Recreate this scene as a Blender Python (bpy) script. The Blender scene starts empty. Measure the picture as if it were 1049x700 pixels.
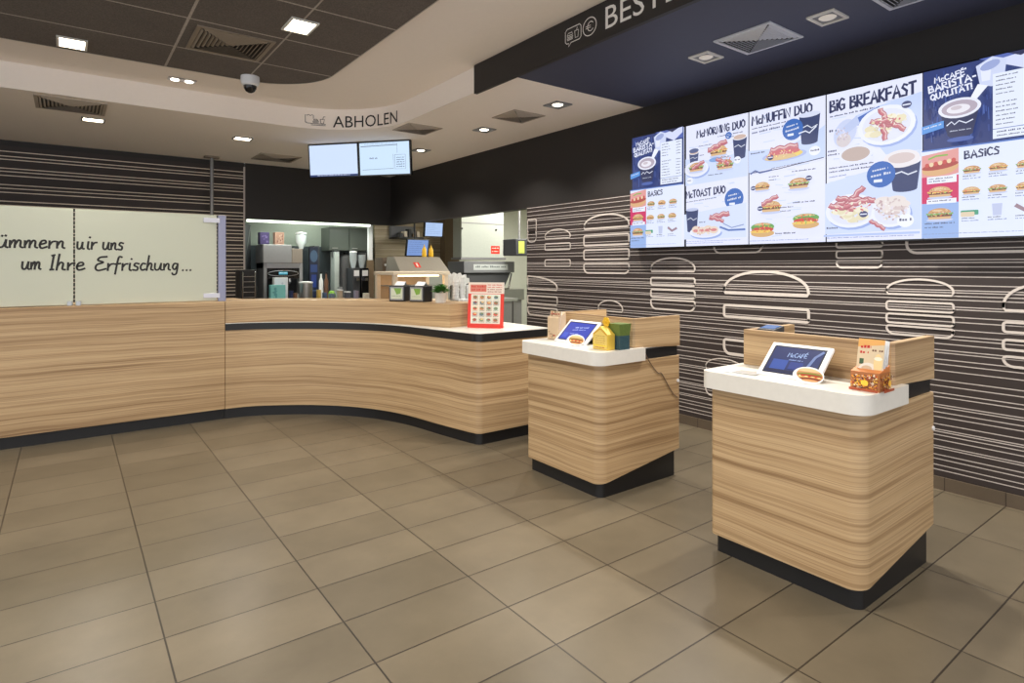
import bpy, bmesh, math, random
from mathutils import Vector, Matrix
random.seed(7)
PI = math.pi
SC = bpy.context.scene
COL = SC.collection
TH = math.radians(36.7); c_, s_ = math.cos(TH), math.sin(TH)
FPX, HZ, EYE = 611.0, 272.7, 1.453

# ---------------------------------------------------------------- measuring helpers (sight line of an image column / row on a plane)
def PX(x, Y):
    t = (x-524.5)/FPX
    return Y*(s_+t*c_)/(c_-t*s_)
def PY(x, X):
    t = (x-524.5)/FPX
    return X*(c_-t*s_)/(s_+t*c_)
def PZ(y, X, Y):
    return EYE+(HZ-y)*(X*s_+Y*c_)/FPX

# ---------------------------------------------------------------- materials
MATS = {}
def lin(c):
    return tuple(((v/255)/12.92 if v/255 <= .04045 else ((v/255+.055)/1.055)**2.4) for v in c)
def mat(name, col, rough=.5, metal=0, emit=None, es=1, alpha=1, noise=0, nscale=30, coat=0, spec=.5):
    if name in MATS: return MATS[name]
    m = bpy.data.materials.new(name); m.use_nodes = True
    nt = m.node_tree; b = nt.nodes['Principled BSDF']
    L = lin(col)
    b.inputs['Base Color'].default_value = (*L, 1)
    b.inputs['Roughness'].default_value = rough
    b.inputs['Metallic'].default_value = metal
    b.inputs['Specular IOR Level'].default_value = spec
    b.inputs['Coat Weight'].default_value = coat
    if emit:
        b.inputs['Emission Color'].default_value = (*lin(emit), 1)
        b.inputs['Emission Strength'].default_value = es
    # every material carries a faint procedural grain
    n = nt.nodes.new('ShaderNodeTexNoise'); n.inputs['Scale'].default_value = nscale; n.inputs['Detail'].default_value = 3
    g = nt.nodes.new('ShaderNodeNewGeometry'); nt.links.new(g.outputs['Position'], n.inputs['Vector'])
    mx = nt.nodes.new('ShaderNodeMix'); mx.data_type = 'RGBA'
    k = noise if noise else .06
    mx.inputs[6].default_value = (*[max(0, v*(1-k)) for v in L], 1)
    mx.inputs[7].default_value = (*[min(1, v*(1+k)) for v in L], 1)
    nt.links.new(n.outputs['Fac'], mx.inputs[0]); nt.links.new(mx.outputs[2], b.inputs['Base Color'])
    MATS[name] = m
    return m

def wood_mat(name, light, mid, dark, zs=1.0):
    m = bpy.data.materials.new(name); m.use_nodes = True; nt = m.node_tree; N = nt.nodes; Lk = nt.links
    b = N['Principled BSDF']; b.inputs['Roughness'].default_value = .42
    g = N.new('ShaderNodeNewGeometry')
    mp0 = N.new('ShaderNodeMapping'); mp0.inputs['Scale'].default_value = (1.1, 1.1, .8); Lk.new(g.outputs['Position'], mp0.inputs['Vector'])
    wob = N.new('ShaderNodeTexNoise'); wob.inputs['Scale'].default_value = 1.3; wob.inputs['Detail'].default_value = 1; Lk.new(mp0.outputs[0], wob.inputs['Vector'])
    sub = N.new('ShaderNodeMath'); sub.operation = 'MULTIPLY_ADD'; sub.inputs[1].default_value = .05; sub.inputs[2].default_value = -.025; Lk.new(wob.outputs['Fac'], sub.inputs[0])
    cmb = N.new('ShaderNodeCombineXYZ'); Lk.new(sub.outputs[0], cmb.inputs['Z'])
    add = N.new('ShaderNodeVectorMath'); Lk.new(g.outputs['Position'], add.inputs[0]); Lk.new(cmb.outputs[0], add.inputs[1])
    def nz(sc, det, rough=.5):
        mp = N.new('ShaderNodeMapping'); mp.inputs['Scale'].default_value = sc; Lk.new(add.outputs[0], mp.inputs['Vector'])
        n = N.new('ShaderNodeTexNoise'); n.inputs['Scale'].default_value = 1; n.inputs['Detail'].default_value = det; n.inputs['Roughness'].default_value = rough
        Lk.new(mp.outputs[0], n.inputs['Vector']); return n
    n1 = nz((.4, .4, 33*zs), 4); n2 = nz((.6, .6, 150*zs), 3, .65); n3 = nz((5, 5, 340), 2)
    r1 = N.new('ShaderNodeValToRGB'); e = r1.color_ramp.elements
    e[0].position = .34; e[0].color = (*lin(dark), 1); e[1].position = .58; e[1].color = (*lin(light), 1)
    x = e.new(.44); x.color = (*lin(mid), 1)
    Lk.new(n1.outputs['Fac'], r1.inputs[0])
    r2 = N.new('ShaderNodeValToRGB'); e = r2.color_ramp.elements
    e[0].position = .36; e[0].color = (.60, .54, .48, 1); e[1].position = .54; e[1].color = (1, 1, 1, 1)
    Lk.new(n2.outputs['Fac'], r2.inputs[0])
    mx = N.new('ShaderNodeMix'); mx.data_type = 'RGBA'; mx.blend_type = 'MULTIPLY'; mx.inputs[0].default_value = .8
    Lk.new(r1.outputs[0], mx.inputs[6]); Lk.new(r2.outputs[0], mx.inputs[7])
    r3 = N.new('ShaderNodeValToRGB'); e = r3.color_ramp.elements
    e[0].position = .3; e[0].color = (.86, .86, .86, 1); e[1].position = .6; e[1].color = (1.0, 1.0, 1.0, 1)
    Lk.new(n3.outputs['Fac'], r3.inputs[0])
    m2 = N.new('ShaderNodeMix'); m2.data_type = 'RGBA'; m2.blend_type = 'MULTIPLY'; m2.inputs[0].default_value = .8
    Lk.new(mx.outputs[2], m2.inputs[6]); Lk.new(r3.outputs[0], m2.inputs[7])
    Lk.new(m2.outputs[2], b.inputs['Base Color'])
    return m

def grid_mat(name, w, hgt, ox, oy, mortar, colA, colB, colM, rough=.5, cloud=.18, cloud_s=2.2, bump=.0, fine=0, rough_var=0):
    m = bpy.data.materials.new(name); m.use_nodes = True; nt = m.node_tree; N = nt.nodes; Lk = nt.links
    b = N['Principled BSDF']; b.inputs['Roughness'].default_value = rough
    g = N.new('ShaderNodeNewGeometry')
    mp = N.new('ShaderNodeMapping'); mp.inputs['Location'].default_value = (-ox, -oy, 0); Lk.new(g.outputs['Position'], mp.inputs['Vector'])
    br = N.new('ShaderNodeTexBrick'); br.offset = 0; br.squash = 1
    br.inputs['Scale'].default_value = 1; br.inputs['Brick Width'].default_value = w; br.inputs['Row Height'].default_value = hgt
    br.inputs['Mortar Size'].default_value = mortar; br.inputs['Mortar Smooth'].default_value = .1; br.inputs['Bias'].default_value = 0
    br.inputs['Color1'].default_value = (*lin(colA), 1); br.inputs['Color2'].default_value = (*lin(colB), 1); br.inputs['Mortar'].default_value = (*lin(colM), 1)
    Lk.new(mp.outputs[0], br.inputs['Vector'])
    n = N.new('ShaderNodeTexNoise'); n.inputs['Scale'].default_value = cloud_s; n.inputs['Detail'].default_value = 6; n.inputs['Roughness'].default_value = .62
    Lk.new(g.outputs['Position'], n.inputs['Vector'])
    r = N.new('ShaderNodeValToRGB'); e = r.color_ramp.elements
    e[0].position = .3; e[0].color = (1-cloud,)*3+(1,); e[1].position = .7; e[1].color = (1+cloud*.5,)*3+(1,)
    Lk.new(n.outputs['Fac'], r.inputs[0])
    mx = N.new('ShaderNodeMix'); mx.data_type = 'RGBA'; mx.blend_type = 'MULTIPLY'; mx.inputs[0].default_value = 1
    Lk.new(br.outputs['Color'], mx.inputs[6]); Lk.new(r.outputs[0], mx.inputs[7])
    out = mx.outputs[2]
    if fine:
        n2 = N.new('ShaderNodeTexNoise'); n2.inputs['Scale'].default_value = 120; n2.inputs['Detail'].default_value = 4; Lk.new(g.outputs['Position'], n2.inputs['Vector'])
        r2 = N.new('ShaderNodeValToRGB'); e = r2.color_ramp.elements
        e[0].position = .35; e[0].color = (1-fine,)*3+(1,); e[1].position = .65; e[1].color = (1+fine,)*3+(1,)
        Lk.new(n2.outputs['Fac'], r2.inputs[0])
        m3 = N.new('ShaderNodeMix'); m3.data_type = 'RGBA'; m3.blend_type = 'MULTIPLY'; m3.inputs[0].default_value = 1
        Lk.new(out, m3.inputs[6]); Lk.new(r2.outputs[0], m3.inputs[7]); out = m3.outputs[2]
    Lk.new(out, b.inputs['Base Color'])
    if rough_var:
        rr = N.new('ShaderNodeMath'); rr.operation = 'MULTIPLY_ADD'; rr.inputs[1].default_value = rough_var; rr.inputs[2].default_value = rough-rough_var/2
        Lk.new(n.outputs['Fac'], rr.inputs[0]); Lk.new(rr.outputs[0], b.inputs['Roughness'])
    if bump:
        bp = N.new('ShaderNodeBump'); bp.inputs['Strength'].default_value = bump; bp.inputs['Distance'].default_value = .002; bp.invert = True
        Lk.new(br.outputs['Fac'], bp.inputs['Height']); Lk.new(bp.outputs[0], b.inputs['Normal'])
    MATS[name] = m
    return m

def attr_mat(name, emit, strength=1, rough=.35):
    m = bpy.data.materials.new(name); m.use_nodes = True; nt = m.node_tree; b = nt.nodes['Principled BSDF']
    a = nt.nodes.new('ShaderNodeVertexColor'); a.layer_name = 'Col'
    b.inputs['Roughness'].default_value = rough
    if emit:
        b.inputs['Base Color'].default_value = (.01, .01, .012, 1)
        nt.links.new(a.outputs[0], b.inputs['Emission Color']); b.inputs['Emission Strength'].default_value = strength
    else:
        nt.links.new(a.outputs[0], b.inputs['Base Color'])
    return m

WOOD = wood_mat('wood_laminate', (199, 170, 131), (184, 154, 115), (160, 130, 95))
FLOOR = grid_mat('floor_tiles', .6, .314, .304, 1.106, .0035, (99, 90, 74), (112, 102, 85), (50, 43, 36), rough=.31, cloud=.2, bump=.4)
SKIRT = grid_mat('skirting_tiles', .6, .314, .3, 1.106, .003, (92, 80, 67), (98, 86, 72), (60, 50, 42), rough=.45)
PANELC = grid_mat('grey_ceiling_panels', 1.34, .69, .70, 5.52-.69*9, .010, (100, 93, 88), (104, 97, 92), (176, 168, 160), rough=.95, cloud=.1, fine=.22)
WHITEC = mat('white_ceiling_paint', (244, 235, 226), .8, noise=.02)
DARK = mat('dark_wall_paint', (36, 33, 33), .55)
DARKC = mat('dark_soffit_screen_glow', (62, 66, 88), .6)  # dark paint, raised towards blue to carry the glow of the menu screens
BROWN = mat('dark_brown_wall', (50, 42, 41), .6)
LINE = mat('pale_line', (188, 180, 176), .5)
BLACK = mat('black_laminate', (22, 22, 24), .45)
BLACKG = mat('black_gloss', (14, 14, 17), .15)
WHITE = mat('white_solid_surface', (222, 219, 212), .28)
PLASTIC = mat('white_plastic', (235, 236, 238), .35)
STEEL = mat('brushed_steel', (175, 176, 176), .32, 1, noise=.1, nscale=80)
STEELD = mat('satin_steel', (150, 150, 152), .5, .6, noise=.1, nscale=60)
GREYP = mat('grey_plastic', (120, 122, 126), .5)
DGREY = mat('dark_grey_plastic', (58, 60, 64), .5)
BEIGE = wood_mat('beige_wall_panel', (205, 190, 160), (196, 178, 146), (176, 156, 124), .5)
TILEW = mat('white_wall_tile', (222, 226, 214), .4)
GREENGREY = mat('pale_green_grey_wall', (150, 160, 148), .5)
BROWNCOL = mat('brown_column_paint', (128, 108, 84), .6)
RED = mat('red_frame_plastic', (214, 52, 34), .4)
GREEN = mat('leaf_green', (66, 122, 40), .6, noise=.4, nscale=60)
YELLOW = mat('yellow_plastic', (226, 180, 40), .5)
TEAL = mat('teal_box_card', (120, 190, 192), .6)
PURPLE = mat('purple_box_card', (66, 56, 92), .6)
PINKC = mat('pink_box_card', (190, 150, 130), .6)
LAMPW = mat('warm_lamp', (255, 255, 255), .5, emit=(255, 240, 210), es=14)
LAMPC = mat('cool_lamp', (255, 255, 255), .5, emit=(235, 245, 235), es=8)
LENS = mat('spot_lens', (255, 255, 255), .5, emit=(255, 244, 222), es=5)
CHROME = mat('chrome', (200, 200, 205), .15, 1)
SCREENART = attr_mat('screen_picture', True, 1.04)
PRINT = attr_mat('printed_card', False)

def glass_mat():
    m = bpy.data.materials.new('frosted_glass'); m.use_nodes = True; nt = m.node_tree
    b = nt.nodes['Principled BSDF']; out = nt.nodes['Material Output']
    b.inputs['Base Color'].default_value = (*lin((218, 220, 206)), 1); b.inputs['Roughness'].default_value = .12
    n = nt.nodes.new('ShaderNodeTexNoise'); n.inputs['Scale'].default_value = 1.2
    tr = nt.nodes.new('ShaderNodeBsdfTranslucent'); tr.inputs[0].default_value = (*lin((220, 228, 206)), 1)
    mx = nt.nodes.new('ShaderNodeMixShader'); mx.inputs[0].default_value = .35
    nt.links.new(b.outputs[0], mx.inputs[1]); nt.links.new(tr.outputs[0], mx.inputs[2]); nt.links.new(mx.outputs[0], out.inputs[0])
    return m
FROST = glass_mat()
def clear_mat():
    m = bpy.data.materials.new('tinted_clear_plastic'); m.use_nodes = True; nt = m.node_tree
    b = nt.nodes['Principled BSDF']; out = nt.nodes['Material Output']
    b.inputs['Base Color'].default_value = (.75, .82, .85, 1); b.inputs['Roughness'].default_value = .08
    tp = nt.nodes.new('ShaderNodeBsdfTransparent'); mx = nt.nodes.new('ShaderNodeMixShader'); mx.inputs[0].default_value = .6
    nt.links.new(b.outputs[0], mx.inputs[1]); nt.links.new(tp.outputs[0], mx.inputs[2]); nt.links.new(mx.outputs[0], out.inputs[0])
    return m
CLEAR = clear_mat()

# ---------------------------------------------------------------- mesh helpers
class MB:
    def __init__(s): s.v = []; s.f = []; s.m = []; s.c = []
    def add(s, vs, fs, mi=0, col=None):
        o = len(s.v); s.v += [tuple(v) for v in vs]
        for f in fs: s.f.append([i+o for i in f]); s.m.append(mi); s.c.append(col)
        return s
    def box(s, x0, y0, z0, x1, y1, z1, mi=0, M=None):
        x0, x1 = sorted((x0, x1)); y0, y1 = sorted((y0, y1)); z0, z1 = sorted((z0, z1))
        vs = [Vector(p) for p in ((x0,y0,z0),(x1,y0,z0),(x1,y1,z0),(x0,y1,z0),(x0,y0,z1),(x1,y0,z1),(x1,y1,z1),(x0,y1,z1))]
        if M: vs = [M @ v for v in vs]
        return s.add(vs, [(0,3,2,1),(4,5,6,7),(0,1,5,4),(1,2,6,5),(2,3,7,6),(3,0,4,7)], mi)
    def prism(s, pts, z0, z1, mi=0, M=None):
        n = len(pts)
        f0 = z0 if callable(z0) else (lambda x, y: z0); f1 = z1 if callable(z1) else (lambda x, y: z1)
        vs = [Vector((p[0], p[1], f0(*p))) for p in pts]+[Vector((p[0], p[1], f1(*p))) for p in pts]
        if M: vs = [M @ v for v in vs]
        fs = [(i, (i+1) % n, (i+1) % n+n, i+n) for i in range(n)]+[tuple(range(n-1, -1, -1)), tuple(range(n, 2*n))]
        return s.add(vs, fs, mi)
    def lathe(s, prof, cx=0, cy=0, n=20, mi=0, M=None):
        vs = []
        for r, z in prof:
            for k in range(n):
                a = 2*PI*k/n; vs.append(Vector((cx+r*math.cos(a), cy+r*math.sin(a), z)))
        if M: vs = [M @ v for v in vs]
        fs = []
        for i in range(len(prof)-1):
            for k in range(n): fs.append((i*n+k, i*n+(k+1) % n, (i+1)*n+(k+1) % n, (i+1)*n+k))
        fs.append(tuple(range(n-1, -1, -1))); fs.append(tuple((len(prof)-1)*n+k for k in range(n)))
        return s.add(vs, fs, mi)
    def tube(s, pts, r, n=8, mi=0):
        pts = [Vector(p) for p in pts]; vs = []; fs = []
        for i, p in enumerate(pts):
            d = (pts[min(i+1, len(pts)-1)]-pts[max(i-1, 0)]).normalized()
            a = d.cross(Vector((0, 0, 1)) if abs(d.z) < .9 else Vector((1, 0, 0))).normalized(); b = d.cross(a)
            for k in range(n): vs.append(p+a*r*math.cos(2*PI*k/n)+b*r*math.sin(2*PI*k/n))
        for i in range(len(pts)-1):
            for k in range(n): fs.append((i*n+k, i*n+(k+1) % n, (i+1)*n+(k+1) % n, (i+1)*n+k))
        fs.append(tuple(range(n-1, -1, -1))); fs.append(tuple((len(pts)-1)*n+k for k in range(n)))
        return s.add(vs, fs, mi)
    def sphere(s, c, r, n=12, m=8, mi=0, sc=(1,1,1)):
        prof = [(max(1e-4, r*math.sin(PI*i/m)), -r*math.cos(PI*i/m)) for i in range(m+1)]
        return s.lathe(prof, 0, 0, n, mi, Matrix.Translation(c) @ Matrix.Diagonal((*sc, 1)))
    def build(s, name, mats, parent=None, bevel=0, smooth=False, seg=2, fix=True):
        me = bpy.data.meshes.new(name)
        off = parent_loc(parent)
        me.from_pydata([(v[0]-off[0], v[1]-off[1], v[2]-off[2]) for v in s.v], [], s.f)
        if not isinstance(mats, (list, tuple)): mats = [mats]
        for m in mats: me.materials.append(m)
        for p, mi in zip(me.polygons, s.m): p.material_index = mi
        if any(c is not None for c in s.c):
            ca = me.color_attributes.new('Col', 'FLOAT_COLOR', 'CORNER')
            for p, c in zip(me.polygons, s.c):
                for li in p.loop_indices: ca.data[li].color = (*lin(c or (128, 128, 128)), 1)
        if fix or bevel:
            bm = bmesh.new(); bm.from_mesh(me)
            if fix: bmesh.ops.recalc_face_normals(bm, faces=bm.faces)
            if bevel:
                es = [e for e in bm.edges if len(e.link_faces) == 2 and e.calc_face_angle(0) > .6]
                bmesh.ops.bevel(bm, geom=es, offset=bevel, segments=seg, profile=.5, affect='EDGES', clamp_overlap=True)
            bm.to_mesh(me); bm.free()
        if smooth:
            me.polygons.foreach_set('use_smooth', [True]*len(me.polygons))
            try: me.set_sharp_from_angle(angle=math.radians(35))
            except Exception: pass
        me.update()
        o = bpy.data.objects.new(name, me); COL.objects.link(o)
        if parent is not None: o.parent = parent
        return o
def parent_loc(p):
    v = Vector((0, 0, 0))
    while p is not None: v += p.location; p = p.parent
    return v
def thing(name, label, cat, loc, group=None):
    o = bpy.data.objects.new(name, None); COL.objects.link(o); o.location = loc; o.empty_display_size = .05
    o['label'] = label; o['category'] = cat
    if group: o['group'] = group
    return o
def tag(o, label, cat, group=None):
    o['label'] = label; o['category'] = cat
    if group: o['group'] = group
    return o
def struct(o): o['kind'] = 'structure'; return o
def dup(root, loc, label, group=None):
    r = root.copy(); COL.objects.link(r); r.location = loc; r['label'] = label
    if group: r['group'] = group
    for ch in list(root.children):
        c = ch.copy(); COL.objects.link(c); c.parent = r
        for g in ch.children:
            d = g.copy(); COL.objects.link(d); d.parent = c
    return r
def rrect(x0, y0, x1, y1, r, n=8):
    # r: one radius or four (x0y0, x1y0, x1y1, x0y1)
    if not isinstance(r, (tuple, list)): r = (r,)*4
    P = []
    for (cx, cy, sx, sy, a0, rr) in ((x0, y0, 1, 1, PI, r[0]), (x1, y0, -1, 1, 1.5*PI, r[1]), (x1, y1, -1, -1, 0, r[2]), (x0, y1, 1, -1, .5*PI, r[3])):
        if rr < 1e-5: P.append((cx, cy)); continue
        for k in range(n+1):
            a = a0+.5*PI*k/n; P.append((cx+sx*rr+rr*math.cos(a), cy+sy*rr+rr*math.sin(a)))
    return P
def catmull(P, n=6):
    Q = [P[0]]+list(P)+[P[-1]]; out = []
    for i in range(1, len(Q)-2):
        a, b, c, d = Q[i-1], Q[i], Q[i+1], Q[i+2]
        for k in range(n):
            t = k/n
            out.append(tuple(.5*((2*b[j])+(-a[j]+c[j])*t+(2*a[j]-5*b[j]+4*c[j]-d[j])*t*t+(-a[j]+3*b[j]-3*c[j]+d[j])*t**3) for j in range(len(b))))
    out.append(tuple(P[-1])); return out

# ---------------------------------------------------------------- drawing on flat surfaces
TXT = {}
def text_mesh(s):
    if s in TXT: return TXT[s]
    cu = bpy.data.curves.new('t', 'FONT'); cu.body = s; cu.size = 1; cu.resolution_u = 3
    o = bpy.data.objects.new('t', cu); me = o.to_mesh()
    vs = [(v.co.x, v.co.y) for v in me.vertices]; fs = [tuple(p.vertices) for p in me.polygons]
    o.to_mesh_clear(); bpy.data.objects.remove(o); bpy.data.curves.remove(cu)
    x0 = min(v[0] for v in vs); x1 = max(v[0] for v in vs); y0 = min(v[1] for v in vs)
    TXT[s] = ([(v[0]-x0, v[1]) for v in vs], fs, x1-x0); return TXT[s]

G = {  # hand lettering, strokes on a unit-high grid: (width, strokes)
'A': (.62, [[(0,0),(.3,1),(.6,0)],[(.1,.35),(.52,.38)]]), 'B': (.52, [[(0,0),(.02,1),(.38,.93),(.4,.68),(.05,.52),(.46,.42),(.48,.1),(0,0)]]),
'C': (.55, [[(.52,.85),(.3,1),(.06,.75),(.03,.3),(.25,.0),(.52,.12)]]), 'D': (.58, [[(0,0),(.02,1),(.38,.9),(.55,.5),(.4,.1),(0,0)]]),
'E': (.5, [[(.48,1),(.02,.97),(0,0),(.48,.03)],[(0,.5),(.4,.53)]]), 'F': (.48, [[(.48,1),(.02,.96),(0,0)],[(0,.5),(.4,.53)]]),
'G': (.58, [[(.52,.85),(.3,1),(.06,.75),(.03,.3),(.25,0),(.52,.1),(.54,.45),(.3,.43)]]), 'I': (.1, [[(.05,0),(.05,1)]]), 'K': (.52, [[(0,0),(.02,1)],[(.48,1),(.04,.5),(.5,0)]]),
'L': (.42, [[(.02,1),(0,0),(.42,.04)]]), 'M': (.72, [[(0,0),(.1,1),(.35,.4),(.6,1),(.7,0)]]), 'N': (.56, [[(0,0),(.03,1),(.5,.02),(.54,1)]]),
'O': (.62, [[(.3,1),(.05,.75),(.03,.3),(.28,0),(.56,.25),(.58,.7),(.3,1)]]), 'Q': (.62, [[(.3,1),(.05,.75),(.03,.3),(.28,0),(.56,.25),(.58,.7),(.3,1)],[(.38,.25),(.62,-.08)]]),
'R': (.54, [[(0,0),(.02,1),(.42,.9),(.42,.6),(.04,.48),(.52,0)]]), 'S': (.5, [[(.46,.88),(.2,1),(.04,.76),(.42,.42),(.38,.08),(.02,.08)]]), 'T': (.56, [[(0,.97),(.56,1)],[(.28,.98),(.27,0)]]),
'U': (.56, [[(.02,1),(.03,.25),(.25,0),(.5,.2),(.54,1)]]), 'Z': (.5, [[(.02,.98),(.48,1),(0,0),(.5,.03)]]), '!': (.1, [[(.06,1),(.05,.3)],[(.05,.06),(.05,.0)]]), '-': (.3, [[(.02,.5),(.28,.5)]]), "'": (.1, [[(.05,1.1),(.03,.9)]]),
'c': (.36, [[(.34,.5),(.12,.55),(.03,.28),(.14,0),(.36,.08)]]), 'i': (.1, [[(.05,0),(.05,.62)],[(.05,.82),(.06,.9)]]),
'\u00c9': (.5, [[(.48,1),(.02,.97),(0,0),(.48,.03)],[(0,.5),(.4,.53)],[(.15,1.15),(.35,1.3)]]), '\u00c4': (.62, [[(0,0),(.3,1),(.6,0)],[(.1,.35),(.52,.38)],[(.12,1.1),(.13,1.18)],[(.45,1.1),(.46,1.18)]]), ' ': (.3, [])}
H = {  # joined brush handwriting, x height .5
'k': (.44, [[(.06,1.0),(.03,.5),(.02,0)],[(.36,.5),(.14,.3),(.08,.26),(.22,.12),(.42,.0)]]), 'u': (.5, [[(0,.5),(.02,.15),(.14,.02),(.28,.12),(.36,.5)],[(.36,.5),(.37,.1),(.48,.02)]]),
'\u00fc': (.5, [[(0,.5),(.02,.15),(.14,.02),(.28,.12),(.36,.5)],[(.36,.5),(.37,.1),(.48,.02)],[(.14,.72),(.16,.77)],[(.3,.74),(.32,.79)]]),
'm': (.66, [[(.0,.46),(.04,.02)],[(.04,.2),(.14,.46),(.24,.44),(.26,.02)],[(.27,.22),(.38,.48),(.5,.42),(.52,.1),(.64,.02)]]), 'e': (.42, [[(.04,.24),(.3,.34),(.26,.5),(.1,.46),(.03,.2),(.14,.0),(.4,.1)]]),
'r': (.36, [[(.02,.48),(.05,.0)],[(.05,.22),(.16,.42),(.32,.46)]]), 'n': (.46, [[(.0,.46),(.04,.02)],[(.04,.2),(.16,.46),(.28,.42),(.3,.1),(.42,.02)]]),
'w': (.56, [[(0,.48),(.03,.12),(.14,.0),(.26,.12),(.3,.46)],[(.3,.46),(.32,.08),(.44,.02)]]), 'i': (.2, [[(.04,.5),(.05,.08),(.16,.0)],[(.08,.78),(.1,.82)]]),
's': (.36, [[(.32,.46),(.12,.5),(.06,.34),(.26,.22),(.24,.02),(.0,.04)]]), 'I': (.22, [[(.0,.95),(.12,1.0)],[(.08,.98),(.06,.04)],[(0,.02),(.16,.04)]]), 'h': (.44, [[(.06,1.05),(.03,.0)],[(.04,.24),(.16,.5),(.28,.42),(.28,.08),(.42,.02)]]),
'E': (.62, [[(.56,.95),(.2,.9),(.1,.7),(.4,.56),(.08,.4),(.03,.14),(.2,.0),(.6,.12)]]), 'f': (.36, [[(.34,.92),(.18,.95),(.12,.6),(.08,-.25)],[(.0,.44),(.3,.48)]]), 'c': (.34, [[(.3,.46),(.12,.48),(.03,.22),(.14,.02),(.32,.08)]]),
'g': (.44, [[(.34,.46),(.12,.48),(.04,.22),(.2,.06),(.34,.42)],[(.34,.42),(.32,-.22),(.14,-.32),(.06,-.2)]]), '.': (.2, [[(.06,.0),(.09,.04)]]), ' ': (.35, [])}

def ribbon(P, w):
    """flat stroke along the 2D polyline P -> verts, faces"""
    vs = []; fs = []; n = len(P)
    for i in range(n):
        a = P[max(i-1, 0)]; b = P[min(i+1, n-1)]; dx, dy = b[0]-a[0], b[1]-a[1]; L = math.hypot(dx, dy) or 1
        ext = (-w*.3 if i == 0 else (w*.3 if i == n-1 else 0))
        nx, ny = -dy/L*w/2, dx/L*w/2; px, py = P[i][0]+dx/L*ext, P[i][1]+dy/L*ext
        vs += [(px+nx, py+ny), (px-nx, py-ny)]
    for i in range(n-1): fs.append((2*i, 2*i+1, 2*i+3, 2*i+2))
    return vs, fs

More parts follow.
